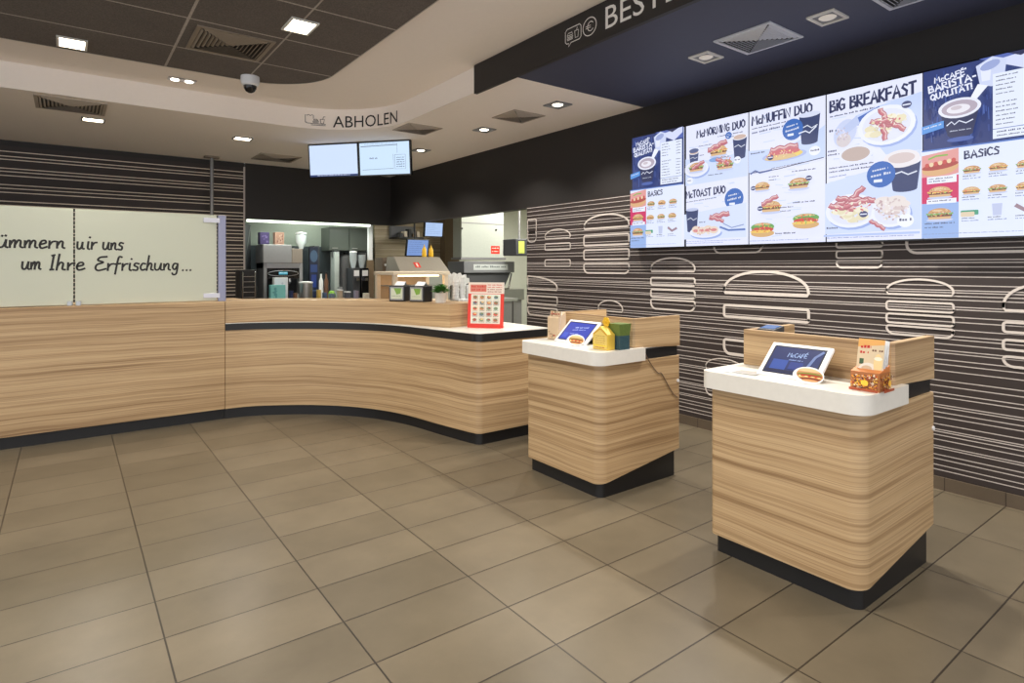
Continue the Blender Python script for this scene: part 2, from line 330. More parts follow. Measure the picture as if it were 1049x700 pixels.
class Art:
    """flat print in a u (right), v (down) frame; each layer a hair in front of the last"""
    def __init__(s, O, U, V, step=.00012):
        s.O, s.U, s.V = Vector(O), Vector(U).normalized(), Vector(V).normalized(); s.N = s.V.cross(s.U).normalized(); s.k = 1; s.mb = MB(); s.step = step
        s.clip = None; s.tint = False
    def flipN(s): s.N = -s.N; return s
    def pt(s, u, v):
        if s.clip: u = min(max(u, s.clip[0]), s.clip[2]); v = min(max(v, s.clip[1]), s.clip[3])
        return s.O+s.U*u+s.V*v+s.N*(s.k*s.step)
    def raw(s, vs, fs, col):
        if s.tint: col = tuple(int(c*.86+.14*k) for c, k in zip(col, (214, 220, 255)))
        s.mb.add([s.pt(*p) for p in vs], fs, 0, col); s.k += 1
    def poly(s, P, col): s.raw(P, [tuple(range(len(P)))], col)
    def rect(s, u0, v0, u1, v1, col): s.poly([(u0, v0), (u1, v0), (u1, v1), (u0, v1)], col)
    def rrect(s, u0, v0, u1, v1, r, col): s.poly(rrect(u0, v0, u1, v1, r, 4), col)
    def ell(s, u, v, a, b, col, rot=0, a0=0, a1=2*PI, n=22):
        P = []
        for k in range(n+1 if a1-a0 < 6.2 else n):
            t = a0+(a1-a0)*k/n; x, y = a*math.cos(t), b*math.sin(t)
            P.append((u+x*math.cos(rot)-y*math.sin(rot), v+x*math.sin(rot)+y*math.cos(rot)))
        s.poly(P, col)
    def ring(s, u, v, a, b, w, col, a0=0, a1=2*PI, n=26):
        P = [(u+a*math.cos(a0+(a1-a0)*k/n), v+b*math.sin(a0+(a1-a0)*k/n)) for k in range(n+1)]; s.line(P, w, col)
    def line(s, P, w, col): vs, fs = ribbon(P, w); s.raw(vs, fs, col)
    def type(s, t, u, v, hgt, col, width=None, rot=0):
        vs, fs, w = text_mesh(t); k = hgt/.73; kx = width/w if width else k
        out = []
        for x, y in vs:
            X, Y = x*kx, -y*k; out.append((u+X*math.cos(rot)-Y*math.sin(rot), v+X*math.sin(rot)+Y*math.cos(rot)))
        s.raw(out, fs, col)
    def hand(s, t, u, v, hgt, col, width=None, rot=0, w=None, font=None, gap=.14, smooth=False):
        font = font or G
        tot = sum(font[ch][0]+gap for ch in t)-gap; kx = width/tot if width else hgt; x = 0; w = (w or hgt*.16)*(1.3 if s.tint else 1)
        for ch in t:
            gw, strokes = font[ch]
            jy = (random.random()-.5)*.06 if font is G else 0
            for st in strokes:
                P = catmull(st, 5) if (smooth and len(st) > 2) else st
                Q = []
                for a, b in P:
                    X, Y = (x+a)*kx, -(b+jy)*hgt; Q.append((u+X*math.cos(rot)-Y*math.sin(rot), v+X*math.sin(rot)+Y*math.cos(rot)))
                s.line(Q, w, col)
            x += gw+gap
    def scribble(s, u0, v, u1, hgt, col, rot=0):
        """text too small to read: a row of short dashes"""
        u = u0; vs = []; fs = []; nl = random.randint(2, 7)
        if s.tint: col = tuple(int(c*.75+.25*190) for c in col)
        while u < u1:
            w = random.uniform(.32, .62)*hgt; w = min(w, u1-u)
            hh = hgt*random.choice((.5, .5, .68)); dv = (u-u0)*math.tan(rot)+hgt*.68-hh; o = len(vs)
            vs += [(u, v+dv), (u+w, v+dv+w*math.tan(rot)), (u+w, v+dv+w*math.tan(rot)+hh), (u, v+dv+hh)]; fs.append((o, o+1, o+2, o+3)); u += w+hgt*.16
            nl -= 1
            if nl <= 0: u += hgt*.5; nl = random.randint(2, 7)
        if fs: s.raw(vs, fs, col)
    # ---- food
    def burger(s, u, v, w, kind=0):
        h = w*.5; tone = [(196,138,80), (214,170,110), (206,150,92)][kind % 3]
        s.ell(u, v+h*.55, w*.52, h*.16, (196,206,236))
        s.rrect(u-w*.44, v+h*.22, u+w*.44, v+h*.48, h*.1, (222,178,120))
        s.rrect(u-w*.48, v+h*.06, u+w*.48, v+h*.26, h*.08, (110,62,44))
        s.line([(u-w*.5+i*w*.1, v+h*(.06 if i % 2 else -.02)) for i in range(11)], h*.14, (120,170,72) if kind % 2 == 0 else (236,200,90))
        if kind % 3 == 1: s.rrect(u-w*.46, v-h*.1, u+w*.46, v+h*.0, h*.04, (214,70,62))
        s.ell(u, v-h*.06, w*.45, h*.46, tone, a0=PI, a1=2*PI)
        s.ell(u-w*.08, v-h*.3, w*.2, h*.08, (232,196,148))
        s.spk(u, v-h*.22, w*.36, h*.18, [(232,200,150), (176,120,70), (240,214,170)], 9, w*.04)
        s.spk(u, v+h*.1, w*.45, h*.12, [(150,190,96), (236,206,120), (150,70,50), (96,52,40), (226,90,70)], 14, w*.045)
    def spk(s, u, v, a_, b_, cols, n, r=.006):
        for _ in range(n):
            t, q = random.uniform(0, 2*PI), math.sqrt(random.random()); s.ell(u+a_*q*math.cos(t), v+b_*q*math.sin(t), r*random.uniform(.5, 1.3), r*random.uniform(.3, .8), random.choice(cols), rot=random.uniform(0, 3), n=7)
    def cup(s, u, v, w, h, body=(38,50,92), top=True):
        s.poly([(u-w*.5, v), (u+w*.5, v), (u+w*.38, v+h), (u-w*.38, v+h)], body)
        s.ell(u, v+h, w*.38, w*.1, body)
        s.line([(u-w*.36, v+h*.45), (u-w*.1, v+h*.38), (u+.1*w, v+h*.5), (u+w*.36, v+h*.42)], w*.05, (220,226,240))
        if top:
            s.ell(u, v, w*.52, w*.2, (240,240,246)); s.ell(u, v, w*.44, w*.15, (206,178,160))
    def bacon(s, u, v, w, rot=0):
        cr, sr = math.cos(rot), math.sin(rot)
        for k, (cc, wd) in enumerate((((176, 92, 100), .26), ((214, 150, 150), .15), ((196, 104, 112), .07), ((238, 206, 200), .035))):
            P = []
            for i in range(13):
                a = -w/2+w*i/12; b = w*.035*math.sin(i*1.25)+(0, -.01, .03, -.06)[k]*w
                P.append((u+a*cr-b*sr, v+a*sr+b*cr))
            s.line(P, w*wd, cc)
    def badge(s, u, v, r, col=(40,92,176)):
        s.ell(u, v, r, r, col); s.hand('SOLO', u-r*.55, v-r*.1, r*.32, (228,236,255), width=r*1.1, rot=-.1) if False else None
        s.scribble(u-r*.6, v-r*.42, u+r*.5, r*.24, (226,234,255), -.12); s.scribble(u-r*.7, v-r*.02, u+r*.7, r*.28, (226,234,255), -.12); s.rrect(u-r*.5, v+r*.36, u+r*.1, v+r*.58, r*.04, (236,242,255))
    def mini(s, u, v, r): # small round logo sticker
        s.ell(u, v, r, r*.8, (44,50,96)); s.line([(u-r*.7, v), (u+r*.7, v)], r*.3, (230,236,250))
    def build(s, name, m, parent=None): return s.mb.build(name, m, parent, fix=False)

# ================================================================ ROOM SHELL
XR, YB, ZL, ZH = 4.56, 9.70, 3.02, 3.25
XO = 5.81   # where the kitchen opening in the right wall begins (Y)
struct(MB().box(-5, -4, -.1, 11, 13, 0).build('floor', FLOOR))
stripe_y = [254.3,266.1,269,273.6,279,284,293.1,298.3,300.7,304.3,308.3,315.7,318.3,326.4,331.6,340,346.4,350,355.4,362,365,372.1,377.1,384,394.3,400.3,407.9,412.1,420.6,423.2,428.6,433.6,441.4,447.1,449.3,452.9,457.9,464.7,467.1,474,478.6,485,490]
SZ = sorted([1.453-.006113*(y-272.7) for y in stripe_y]+[1.60,1.655,1.685,1.71,1.765,1.80,1.84,1.865,1.92,1.95,2.005,2.03,2.07,2.12,2.165])
SB = sorted([2.88,2.82,2.78,2.67,2.63,2.58,2.465,2.42,2.37,2.26,2.21,2.16,2.10,2.05,1.99,1.94,1.88,1.84,1.77,1.72,1.68,1.61,1.55,1.50,1.44,1.40,1.35,1.29,1.24,1.18,1.13,1.08,1.02,.96])
def striped(mb, axis, at_, a0, a1, z0, z1, zs, thick=.0062, step=1):
    """a wall face laid out in horizontal bands: material 0 ground, 1 line, 2 plain above"""
    br = [(z0, 0)]
    for z in zs:
        if z-thick/2 > br[-1][0] and z+thick/2 < z1: br += [(z-thick/2, 1), (z+thick/2, 0)]
    br.append((z1, None))
    for (za, m), (zb, _) in zip(br[:-1], br[1:]):
        vs = [(at_, a0, za), (at_, a1, za), (at_, a1, zb), (at_, a0, zb)] if axis == 'x' else [(a0, at_, za), (a1, at_, za), (a1, at_, zb), (a0, at_, zb)]
        mb.add(vs, [(0, 1, 2, 3)], m)
# right wall: striped face, plain dark face above, thickness behind
w = MB(); striped(w, 'x', XR, -4, XO, .085, 2.18, SZ)
w.add([(XR,-4,2.18),(XR,XO,2.18),(XR,XO,ZL),(XR,-4,ZL)], [(0,1,2,3)], 2)
w.box(XR+.004, -4, 0, XR+.12, XO, ZL, 2); w.add([(XR,XO,0),(XR+.12,XO,0),(XR+.12,XO,ZL),(XR,XO,ZL)], [(0,1,2,3)], 2)
WR = struct(w.build('wall_right', [BROWN, LINE, DARK], fix=False))
struct(MB().box(XR, XO, 2.17, XR+.12, YB+.12, ZL).build('wall_right_lintel', DARK))
struct(MB().box(XR-.015, -4, 0, XR, XO, .082).build('baseboard_right', SKIRT))
w = MB(); XE = 2.154
striped(w, 'y', YB, -5, XE, 0, 2.95, SB, .012)
w.add([(-5,YB,2.95),(XE,YB,2.95),(XE,YB,ZL),(-5,YB,ZL)], [(0,1,2,3)], 2); w.box(-5, YB+.004, 0, XE, YB+.12, ZL, 2)
struct(w.build('wall_back', [BROWN, mat('beige_line', (222, 208, 192), .5), DARK], fix=False))
struct(MB().box(XE-.012, YB-.01, .9, XE+.012, YB+.12, 2.96).build('trim_1', LINE))
struct(MB().box(XE+.012, YB-.002, 2.17, XR, YB+.12, ZL).build('wall_back_lintel', DARK))
struct(MB().box(-5.1, 5.6, 0, -5, YB, ZH+.1).build('wall_left', mat('left_wall_paint', (170, 160, 148), .7)))
# kitchen shell
KB = 10.6
k = MB(); k.box(2.0, KB, 0, 4.64, KB+.1, 2.75, 0); struct(k.build('wall_kitchen_back', GREENGREY)); struct(MB().box(2.11, KB-.012, .9, 4.63, KB-.0005, 1.80).build('trim_6', mat('dark_splashback', (64, 72, 76), .3)))
struct(MB().box(4.64, KB-.06, 0, 6.05, KB+.1, 2.75).build('wall_kitchen_panelled', BEIGE))
struct(MB().box(6.05, KB-.25, 0, 6.38, KB+.1, 2.75).build('trim_2', BROWNCOL))
struct(MB().box(6.38, KB, 0, 11, KB+.1, 2.75).build('wall_kitchen_tiled', TILEW))
struct(MB().box(9.6, 5.7, 0, 9.7, KB, 2.75).build('wall_kitchen_right', TILEW))
struct(MB().box(XR+.12, 5.6, 0, 9.7, 5.7, 2.75).build('wall_kitchen_front', TILEW))
struct(MB().box(2.0, YB+.12, 0, 2.1, KB, 2.75).build('wall_kitchen_left', GREYP))
k = MB(); k.box(XR+.12, 5.6, 2.75, 9.7, KB+.1, 2.85); k.box(2.0, YB+.12, 2.75, XR+.12, KB+.1, 2.85); struct(k.build('ceiling_kitchen', WHITEC))
k = MB(); k.box(XE+.05, YB+.03, 2.135, 4.2, YB+.08, 2.1695); 
o = k.build('light_strip', mat('strip_lamp', (255,255,255), .5, emit=(226,240,216), es=3.2)); tag(o, 'slim white light strip under the dark lintel above the drink machines', 'light strip')

# ceilings: high white field with rounded corner, low white field around it
CX, CYc, RF = 1.95, 5.85, 1.0
def corner(cx, cy, r, n=20): return [(cx+r*math.cos(PI/2-PI/2*k/n), cy+r*math.sin(PI/2-PI/2*k/n)) for k in range(n+1)]
hi = [(-5, -4), (-5, 6.85)]+corner(CX, CYc, RF)+[(2.95, -4)]
gr = [(-5, -4), (-5, 6.12)]+corner(1.35, 5.48, .64)+[(1.99, -4)]
struct(MB().prism(hi, ZH, ZH+.1).build('ceiling', WHITEC))
struct(MB().prism(gr, ZH-.012, ZH-.0005).build('ceiling_grey_panels', PANELC))
rim = MB()
for (a, b) in zip(gr[1:-1], gr[2:]):
    d = Vector((b[0]-a[0], b[1]-a[1])).normalized(); n = Vector((-d.y, d.x))*.008
    rim.add([(a[0],a[1],ZH-.014),(b[0],b[1],ZH-.014),(b[0]+n.x,b[1]+n.y,ZH-.014),(a[0]+n.x,a[1]+n.y,ZH-.014),(a[0]+n.x,a[1]+n.y,ZH),(b[0]+n.x,b[1]+n.y,ZH)], [(0,1,2,3),(3,2,5,4)])
struct(rim.build('trim_3', mat('aluminium_edge', (190, 184, 176), .5)))
lo = [(-5, 6.85)]+corner(CX, CYc, RF)+[(2.95, 3.943), (XR, 3.943), (XR, YB), (-5, YB)]
struct(MB().prism(lo, ZL, ZL+.05).build('ceiling_low', WHITEC))
struct(MB().box(2.95, -4, ZL, XR, 3.943, ZL+.05).build('ceiling_dark', DARKC))
fpath = [(-5, 6.846)]+corner(CX, CYc, RF-.004, 40)+[(2.946, -4)]
struct(MB().box(1.364, -4, ZH-.015, 1.376, 6.08, ZH-.0125).build('trim_5', mat('panel_seam', (170, 162, 154), .6)))
fm = MB()
for a, b in zip(fpath[:-1], fpath[1:]):
    fm.add([(a[0],a[1],ZL),(b[0],b[1],ZL),(b[0],b[1],ZH),(a[0],a[1],ZH)], [(0,1,2,3)])
    k0 = Vector((b[0]-a[0], b[1]-a[1])).normalized(); n = Vector((-k0.y, k0.x))*.03
fascia = struct(fm.build('trim_4', WHITEC, fix=False))
# lettering on the curved fascia
def fpos(s):   # arc length from x = 0.5 on the straight run
    L = CX-.5
    if s < L: return (.5+s, 6.85), (0, -1)
    a = (s-L)/RF
    if a < PI/2: return (CX+RF*math.sin(a), CYc+RF*math.cos(a)), (-math.sin(a), -math.cos(a))
    return (2.95, CYc-(s-L-PI/2*RF)), (-1, 0)
def img_x(p): l = p[0]*c_-p[1]*s_; d = p[0]*s_+p[1]*c_; return 524.5+FPX*l/d
def s_at(x):
    s = 0
    while s < 4 and img_x(fpos(s)[0]) < x: s += .004
    return s
lt = MB()
def on_fascia(vs, fs):
    out = []
    for sx, z in vs:
        p, n = fpos(sx); out.append((p[0]+n[0]*.008, p[1]+n[1]*.008, z))
    lt.add(out, fs)
s0, s1 = s_at(341), s_at(407.5)
vs, fs, wd = text_mesh('ABHOLEN')
on_fascia([(s0+x/wd*(s1-s0), 3.045+y/.73*.138) for x, y in vs], fs)
si0, si1 = s_at(312), s_at(334)
def icon(strokes, wline):
    for st in strokes:
        P = [(si0+(si1-si0)*a, 3.05+.13*b) for a, b in st]; vs, fs = ribbon(P, wline); on_fascia(vs, fs)
icon([[(.08,.3),(.02,.3),(.02,.95),(.1,.88),(.18,.98),(.26,.88),(.34,.98),(.4,.9),(.4,.62)], [(.02,.3),(.1,.22),(.3,.22)],
      [(.3,.22),(.3,.08),(.98,.08),(.98,.2),(.3,.2)], [(.4,.5),(.62,.5)], [(.36,.4),(.66,.4)], [(.38,.3),(.64,.3)], [(.4,.5),(.46,.6),(.56,.6),(.62,.5)],
      [(.72,.62),(.92,.62),(.88,.25),(.76,.25),(.72,.62)], [(.84,.62),(.88,.85),(.96,.85)]], .006)
lo_ = lt.build('lettering', mat('black_lettering', (26, 24, 24), .5), fascia, fix=False)

# hanging sign board with BESTELLEN
sb = thing('sign_board', 'long black overhead fascia board with white order lettering and icons', 'sign', (2.935, .24, 3.0))
MB().box(2.915, -4, 2.995, 2.949, 4.48, 3.248).build('board', DARK, sb)
A = Art((2.914, 3.257, 3.248), (0, -1, 0), (0, 0, -1)); A.N = Vector((-1, 0, 0))
wht = (232, 230, 226)
A.type('BESTELLEN', 3.257-2.853, .248-.053, .158, wht, width=1.13)
A.build('lettering', mat('white_lettering', (232, 230, 226), .5), sb); A.mb = MB()
# speech bubble
A.line([(.02,.075),(.15,.075),(.165,.09),(.165,.165),(.15,.18),(.06,.18),(.035,.205),(.035,.18),(.015,.18),(0,.165),(0,.09),(.02,.075)], .006, wht)
for st in ([(.02,.125),(.03,.108),(.07,.108),(.08,.125),(.02,.125)], [(.02,.137),(.08,.137)], [(.02,.147),(.08,.147)], [(.022,.157),(.078,.157)], [(.1,.11),(.14,.11),(.134,.16),(.106,.16),(.1,.11)], [(.12,.11),(.126,.09)]):
    A.line(st, .005, wht)
A.build('order_icon', mat('white_lettering', (232, 230, 226), .5), sb); A.mb = MB()
A.ring(.252, .127, .066, .062, .007, wht)
A.ring(.262, .127, .03, .032, .006, wht, .7, 2*PI-.7); A.line([(.215,.12),(.262,.12)], .005, wht); A.line([(.215,.134),(.262,.134)], .005, wht)
A.build('euro_icon', mat('white_lettering', (232, 230, 226), .5), sb)

# ================================================================ BURGER OUTLINES ON THE STRIPED WALL
def wy(x): return PY(x, XR)
def wz(x, y): return PZ(y, XR, wy(x))
def outline(pts, wline, name='burger_outline'):
    P = pts+[pts[0], pts[1]]
    vs, fs = ribbon(P, wline); mb = MB()
    n = len(vs)
    mb.add([(XR-.005, y, z) for y, z in vs], fs); mb.add([(XR-.0002, y, z) for y, z in vs], fs)
    for i in range(0, n-2, 2):
        mb.add([(XR-.005, *vs[i]), (XR-.005, *vs[i+2]), (XR-.0002, *vs[i+2]), (XR-.0002, *vs[i])], [(0,1,2,3)])
        mb.add([(XR-.005, *vs[i+1]), (XR-.005, *vs[i+3]), (XR-.0002, *vs[i+3]), (XR-.0002, *vs[i+1])], [(0,1,2,3)])
    return mb
def burger_wall(x0, x1, bun, layers, wline, bottom_round=True, xref=None):
    """x range in the picture, (top,bottom) rows of each shape read at x0 (xref)"""
    y0, y1 = wy(x0), wy(x1); xr = xref or x0; all_ = MB()
    ya, yb = max(y0, y1), min(y0, y1)   # ya image-left
    ya = min(ya, XO-.02)
    if bun:
        zt, zb = wz((x0+x1)/2, bun[0]), wz(xr, bun[1])
        cy = (y0+y1)/2; a = (y0-y1)/2; P = []
        for k in range(21):
            t = PI*k/20; P.append((min(cy+a*math.cos(t), XO-.02), zb+.02+(zt-zb-.02)*abs(math.sin(t))**.92))
        P.append((yb+.01, zb)); P.append((ya-.01, zb))
        m = outline(P, wline); all_.add(m.v, m.f)
    for i, (t, b) in enumerate(layers):
        zt, zb = wz(xr, t), wz(xr, b); r = min(.02, (zt-zb)*.3)
        last = i == len(layers)-1 and bottom_round
        rb = min((zt-zb)*.8, .06) if last else r
        P = rrect(yb, zb, ya, zt, (rb, rb, r, r), 5)
        m = outline(P, wline); all_.add(m.v, m.f)
    o = all_.build('burger_outline', mat('burger_line', (206, 198, 192), .5), WR, fix=False)
    return o
burger_wall(598.4, 644.6, (219.6, 235), [(242, 252), (256.5, 266), (270.5, 279.6)], .017)
burger_wall(558.4, 584.4, (235, 245), [(250, 256.4), (266.4, 273)], .012, False)
burger_wall(512, 571, (283, 297), [(304, 312), (316, 324)], .017, xref=560)
burger_wall(613, 638, (308, 318), [(324, 332)], .012)
burger_wall(528, 549.5, None, [(225, 238), (238, 248)], .011, xref=545)
burger_wall(667, 712, (264.4, 278), [(284.5, 292), (296.5, 304), (306.5, 316)], .015)
burger_wall(742, 828.6, (278.4, 300), [(312.5, 324), (347.5, 362)], .021)
burger_wall(731.6, 781, None, [(246, 259.5)], .013)
burger_wall(857, 904, None, [(246, 254), (257.5, 264.5), (267.5, 274.5)], .011)
burger_wall(929, 1100, None, [(236, 259.4)], .017)
burger_wall(908.4, 977, (286.4, 301), [(308.5, 317), (321, 330), (333, 341.5)], .013)
burger_wall(1028, 1110, (292, 318), [(330, 340), (348, 358), (365, 375)], .015)
burger_wall(723, 763, (368, 378), [(384, 390), (394, 404)], .009)

# ================================================================ MENU SCREENS
MX = 4.48
EDGE = [4.02, 3.385, 2.763, 2.141, 1.519, .897]
ZT, ZBm = 2.715, 1.632
def screen_thing(i, label):
    y0, y1 = EDGE[i], EDGE[i+1]
    t = thing('menu_screen', label, 'screen', (MX+.03, (y0+y1)/2, ZBm), 'portrait menu screens along the dark wall')
    hs_ = MB().box(MX+.004, y1+.001, ZBm-.012, MX+.0745, y0-.001, ZT+.012).build('housing', BLACKG, t, bevel=.002)
    a = Art((MX+.0035, y0-.004, ZT), (0, -1, 0), (0, 0, -1)); a.N = Vector((-1, 0, 0)); a.clip = (0, 0, y0-y1-.008, ZT-ZBm); a.tint = True
    return hs_, a
W, HH = .614, 1.083
INK = (30, 34, 70); BG = (232, 236, 255); BG2 = (206, 220, 252)
def art_bg(a):
    a.rect(0, 0, W, HH, BG)
    for _ in range(60):   # pale boards of the painted table in the pictures
        u, v = random.uniform(.02, .5), random.uniform(.02, HH-.04); a.line([(u, v), (u+random.uniform(.04, .1), v+random.uniform(-.01, .01))], random.uniform(.002, .009), random.choice([(206, 220, 250), (214, 226, 252), (232, 240, 255), (198, 212, 246)]))
def mottled(a, u0, v0, u1, v1, base, n, jit=30, r=(.01, .05)):
    a.rect(u0, v0, u1, v1, base)
    for _ in range(n):
        u, v = random.uniform(u0+.02, u1-.02), random.uniform(v0+.02, v1-.02); d = random.uniform(-jit, jit)
        q = min(random.uniform(*r), u-u0, u1-u, v-v0, v1-v)
        a.ell(u, v, q*.4, q, tuple(min(255, max(0, int(cc+d))) for cc in base), rot=random.uniform(-.1, .1), n=10)
def barista(a):
    mottled(a, 0, 0, W, .52, (26, 42, 100), 60, 22)
    for _ in range(90):
        u, v = random.uniform(.01, W-.02), random.uniform(.02, .42); q = random.uniform(-26, 46); a.line([(u, v), (u+random.uniform(-.004, .004), v+random.uniform(.02, .09))], random.uniform(.002, .008), (int(38+q*.6), int(56+q*.8), int(min(255, 124+q))))
    a.poly([(.3,0),(.45,.0),(.62,.0),(.62,.1),(.5,.09)], (70, 90, 170))
    a.poly([(.36,.03),(W,-.0),(W,.05),(.52,.11)], (214, 222, 250)); a.poly([(.44,.0),(.58,.0),(.5,.03)], (24, 28, 62))
    # jug pouring
    a.poly([(0.285,.04),(0.365,.0),(0.435,.03),(0.425,.12),(0.365,.18),(0.305,.16)], (206, 216, 244)); a.poly([(0.305,.04),(0.365,.01),(0.355,.14),(0.315,.14)], (232, 238, 254)); a.poly([(0.295,.15),(0.345,.17),(0.280,.25),(0.250,.24)], (244, 247, 255))
    a.ell(.355, .05, .05, .026, (150, 164, 212), rot=-.3)
    # cup
    a.poly([(.10,.30),(.30,.30),(.27,.44),(.14,.44)], (24, 30, 66)); a.ell(.205, .44, .065, .018, (24, 30, 66)); a.ell(.205, .47, .07, .015, (60, 84, 160))
    a.ell(.20, .275, .112, .062, (236, 238, 250)); a.ell(.20, .275, .094, .048, (178, 164, 176)); a.ell(.195, .28, .062, .028, (238, 234, 240)); a.ell(.185, .272, .03, .013, (206, 194, 200))
    a.line([(.135,.375),(.16,.355),(.175,.375),(.2,.355),(.235,.375),(.27,.36)], .007, (226,232,250)); a.scribble(.15, .41, .26, .010, (200,210,240))
    a.hand("McCAF\u00c9'", .07, .09, .034, (236, 240, 255), width=.17, rot=-.10, w=.006)
    a.hand('BARISTA-', .04, .148, .042, (236, 240, 255), width=.25, rot=-.12, w=.008)
    a.hand('QUALIT\u00c4T!', .05, .198, .036, (236, 240, 255), width=.22, rot=-.12, w=.007)
    a.poly([(0,.36),(.12,.34),(.12,.385),(0,.41)], (70, 140, 220)); a.scribble(.01, .37, .11, .012, (230,240,255), -.15)
    # price list
    a.rect(.37, .11, W, .50, (232, 240, 255))
    for r in range(12):
        v = .125+.026*r
        if r in (5,): continue
        a.scribble(.385, v, random.uniform(.45, .5), .011, INK); a.scribble(.55, v, .60, .011, INK)
    a.rect(.37, .44, W, .444, (90, 110, 170)); a.scribble(.39, .455, .58, .014, INK); a.scribble(.39, .478, .56, .012, INK)
def basics(a):
    a.rect(0, .52, W, HH, (228, 237, 255)); a.rect(0, .515, W, .524, (70, 110, 190))
    a.poly([(0,.55),(.2,.525),(.2,.68),(0,.72)], (226, 150, 140)); a.rect(0, .69, .2, .86, (206, 34, 84)); a.rect(0, .86, .2, HH, (146, 178, 230))
    # hot dog
    a.ell(.1, .64, .1, .045, (222, 168, 110), rot=-.1); a.ell(.1, .625, .1, .022, (170, 60, 50), rot=-.1)
    for i in range(7): a.ell(.03+.024*i, .615-.003*i, .012, .014, (240, 210, 160) if i % 2 else (200, 70, 60))
    a.line([(.04,.575),(.08,.56),(.14,.56)], .01, (120,180,60))
    a.rect(.03, .69, .19, .735, (240,244,255)); a.scribble(.04, .7, .17, .012, INK); a.scribble(.04, .716, .14, .012, INK)
    a.burger(.1, .79, .13, 1); a.rect(.03, .835, .19, .865, (240,244,255)); a.scribble(.04, .842, .17, .012, INK)
    a.burger(.1, .93, .14, 2); a.scribble(.02, .985, .18, .013, INK); a.scribble(.02, 1.01, .12, .013, INK)
    a.hand('BASiCS', .235, .60, .046, INK, width=.17, w=.008, rot=-.03)
    for r in range(3):
        for q in range(3):
            u, v = .27+.13*q, .67+.13*r
            if r < 2: a.burger(u, v, .09, r+q)
            elif q == 0: a.rrect(u-.05, v-.01, u+.04, v+.02, .006, (60, 150, 110)); a.rrect(u-.05, v+.0, u+.02, v+.03, .006, (226, 206, 170))
            elif q == 1: a.poly([(u-.025,v-.04),(u+.025,v-.04),(u+.02,v+.03),(u-.02,v+.03)], (190,200,230))
            else: a.line([(u-.04,v-.02),(u,v+.01),(u+.05,v-.01)], .022, (150, 120, 130))
            a.scribble(u-.045, v+.035, u+.02, .010, INK); a.scribble(u-.045, v+.05, u+.045, .010, (90,110,170))
    a.scribble(.02, 1.055, .58, .008, (120,140,190))
def plate(a, u, v, w, h):
    a.ell(u+.01, v+.015, w, h, (150, 172, 226)); a.ell(u, v, w, h, (238, 242, 255)); a.ell(u, v, w*.84, h*.82, (226, 230, 246)); a.spk(u, v, w*.5, h*.5, [(214,206,190), (236,226,206), (200,150,130), (226,190,150)], 16, .012)
def egg(a, u, v, w):
    a.spk(u, v, w*.9, w*.5, [(236,230,206), (214,206,176), (226,214,150), (244,240,226)], 26, .014)
    for i in range(9): a.ell(u+random.uniform(-w, w)*.7, v+random.uniform(-w, w)*.35, w*.35, w*.22, (242, 236, 206) if i % 2 else (232, 222, 180), n=10)

t0, a = screen_thing(0, 'leftmost menu screen with barista coffee picture above small basics grid'); art_bg(a); barista(a); basics(a); a.build('display', SCREENART, t0)

t1, a = screen_thing(1, 'second menu screen from left headed McMORNING DUO and McTOAST DUO'); art_bg(a)
a.hand('McMORNING DUO', .12, .125, .062, INK, width=.47, rot=-.02, w=.010); a.scribble(.33, .145, .57, .014, INK); a.scribble(.45, .168, .57, .013, INK)
a.poly([(0,.3),(.3,.35),(W,.3),(W,.52),(0,.54)], (206,220,250))
a.cup(.09, .25, .10, .11, (60,70,110)); a.ell(.09, .235, .05, .02, (80,90,130)); a.scribble(.14, .2, .28, .012, INK); a.scribble(.15, .28, .2, .014, INK)
a.burger(.34, .27, .17, 1); a.bacon(.33, .23, .17, -.3); a.badge(.44, .16, .03); a.ell(.31,.345,.06,.02,(120,160,220))
a.cup(.545, .19, .13, .17); a.scribble(.36, .33, .45, .014, INK)
plate(a, .12, .40, .125, .07); a.burger(.12, .385, .15, 2); a.bacon(.14, .37, .12, -.4)
a.burger(.41, .40, .16, 0); a.bacon(.39, .37, .12, .4); a.ell(.53, .38, .032, .03, (240,244,255)); a.scribble(.505, .372, .555, .016, INK); a.ell(.06, .50, .034, .03, (240,244,255)); a.scribble(.035, .492, .085, .016, INK)
a.scribble(.25, .47, .4, .012, INK)
a.hand('McTOAST DUO', .02, .655, .062, INK, width=.40, rot=-.03, w=.010); a.scribble(.02, .685, .33, .012, INK, -.05)
a.badge(.50, .70, .088)
a.poly([(0,.8),(W,.74),(W,HH-.06),(0,HH-.06)], (214,226,252))
a.cup(.085, .76, .13, .19, top=False); a.ell(.085, .76, .067, .014, (190,200,230)); a.scribble(.16, .87, .22, .018, INK)
a.bacon(.36, .83, .17, -.15); a.bacon(.34, .86, .12, .3); a.line([(.37,.93),(.45,.96),(.6,.96)], .016, (80,110,180)); a.line([(.4,.9),(.48,.94),(.59,.92)], .008, (120,140,190))
plate(a, .22, .965, .16, .05)
for q in range(4): a.ell(.13+.06*q, .94+(.01 if q % 2 else 0), .045, .032, (236,214,190)); a.ell(.13+.06*q, .95, .03, .012, (214,120,120))
a.scribble(.02, 1.04, .56, .009, (110,130,190)); a.scribble(.02, 1.056, .4, .009, (110,130,190))
a.spk(.2, .945, .1, .025, [(226,150,140), (240,224,206), (190,110,90)], 24, .008); a.spk(.41, .38, .08, .05, [(200,120,90), (236,210,170), (226,90,90)], 24, .008); a.spk(.34, .25, .07, .05, [(210,90,100), (240,220,190)], 18, .007); a.build('display', SCREENART, t1)

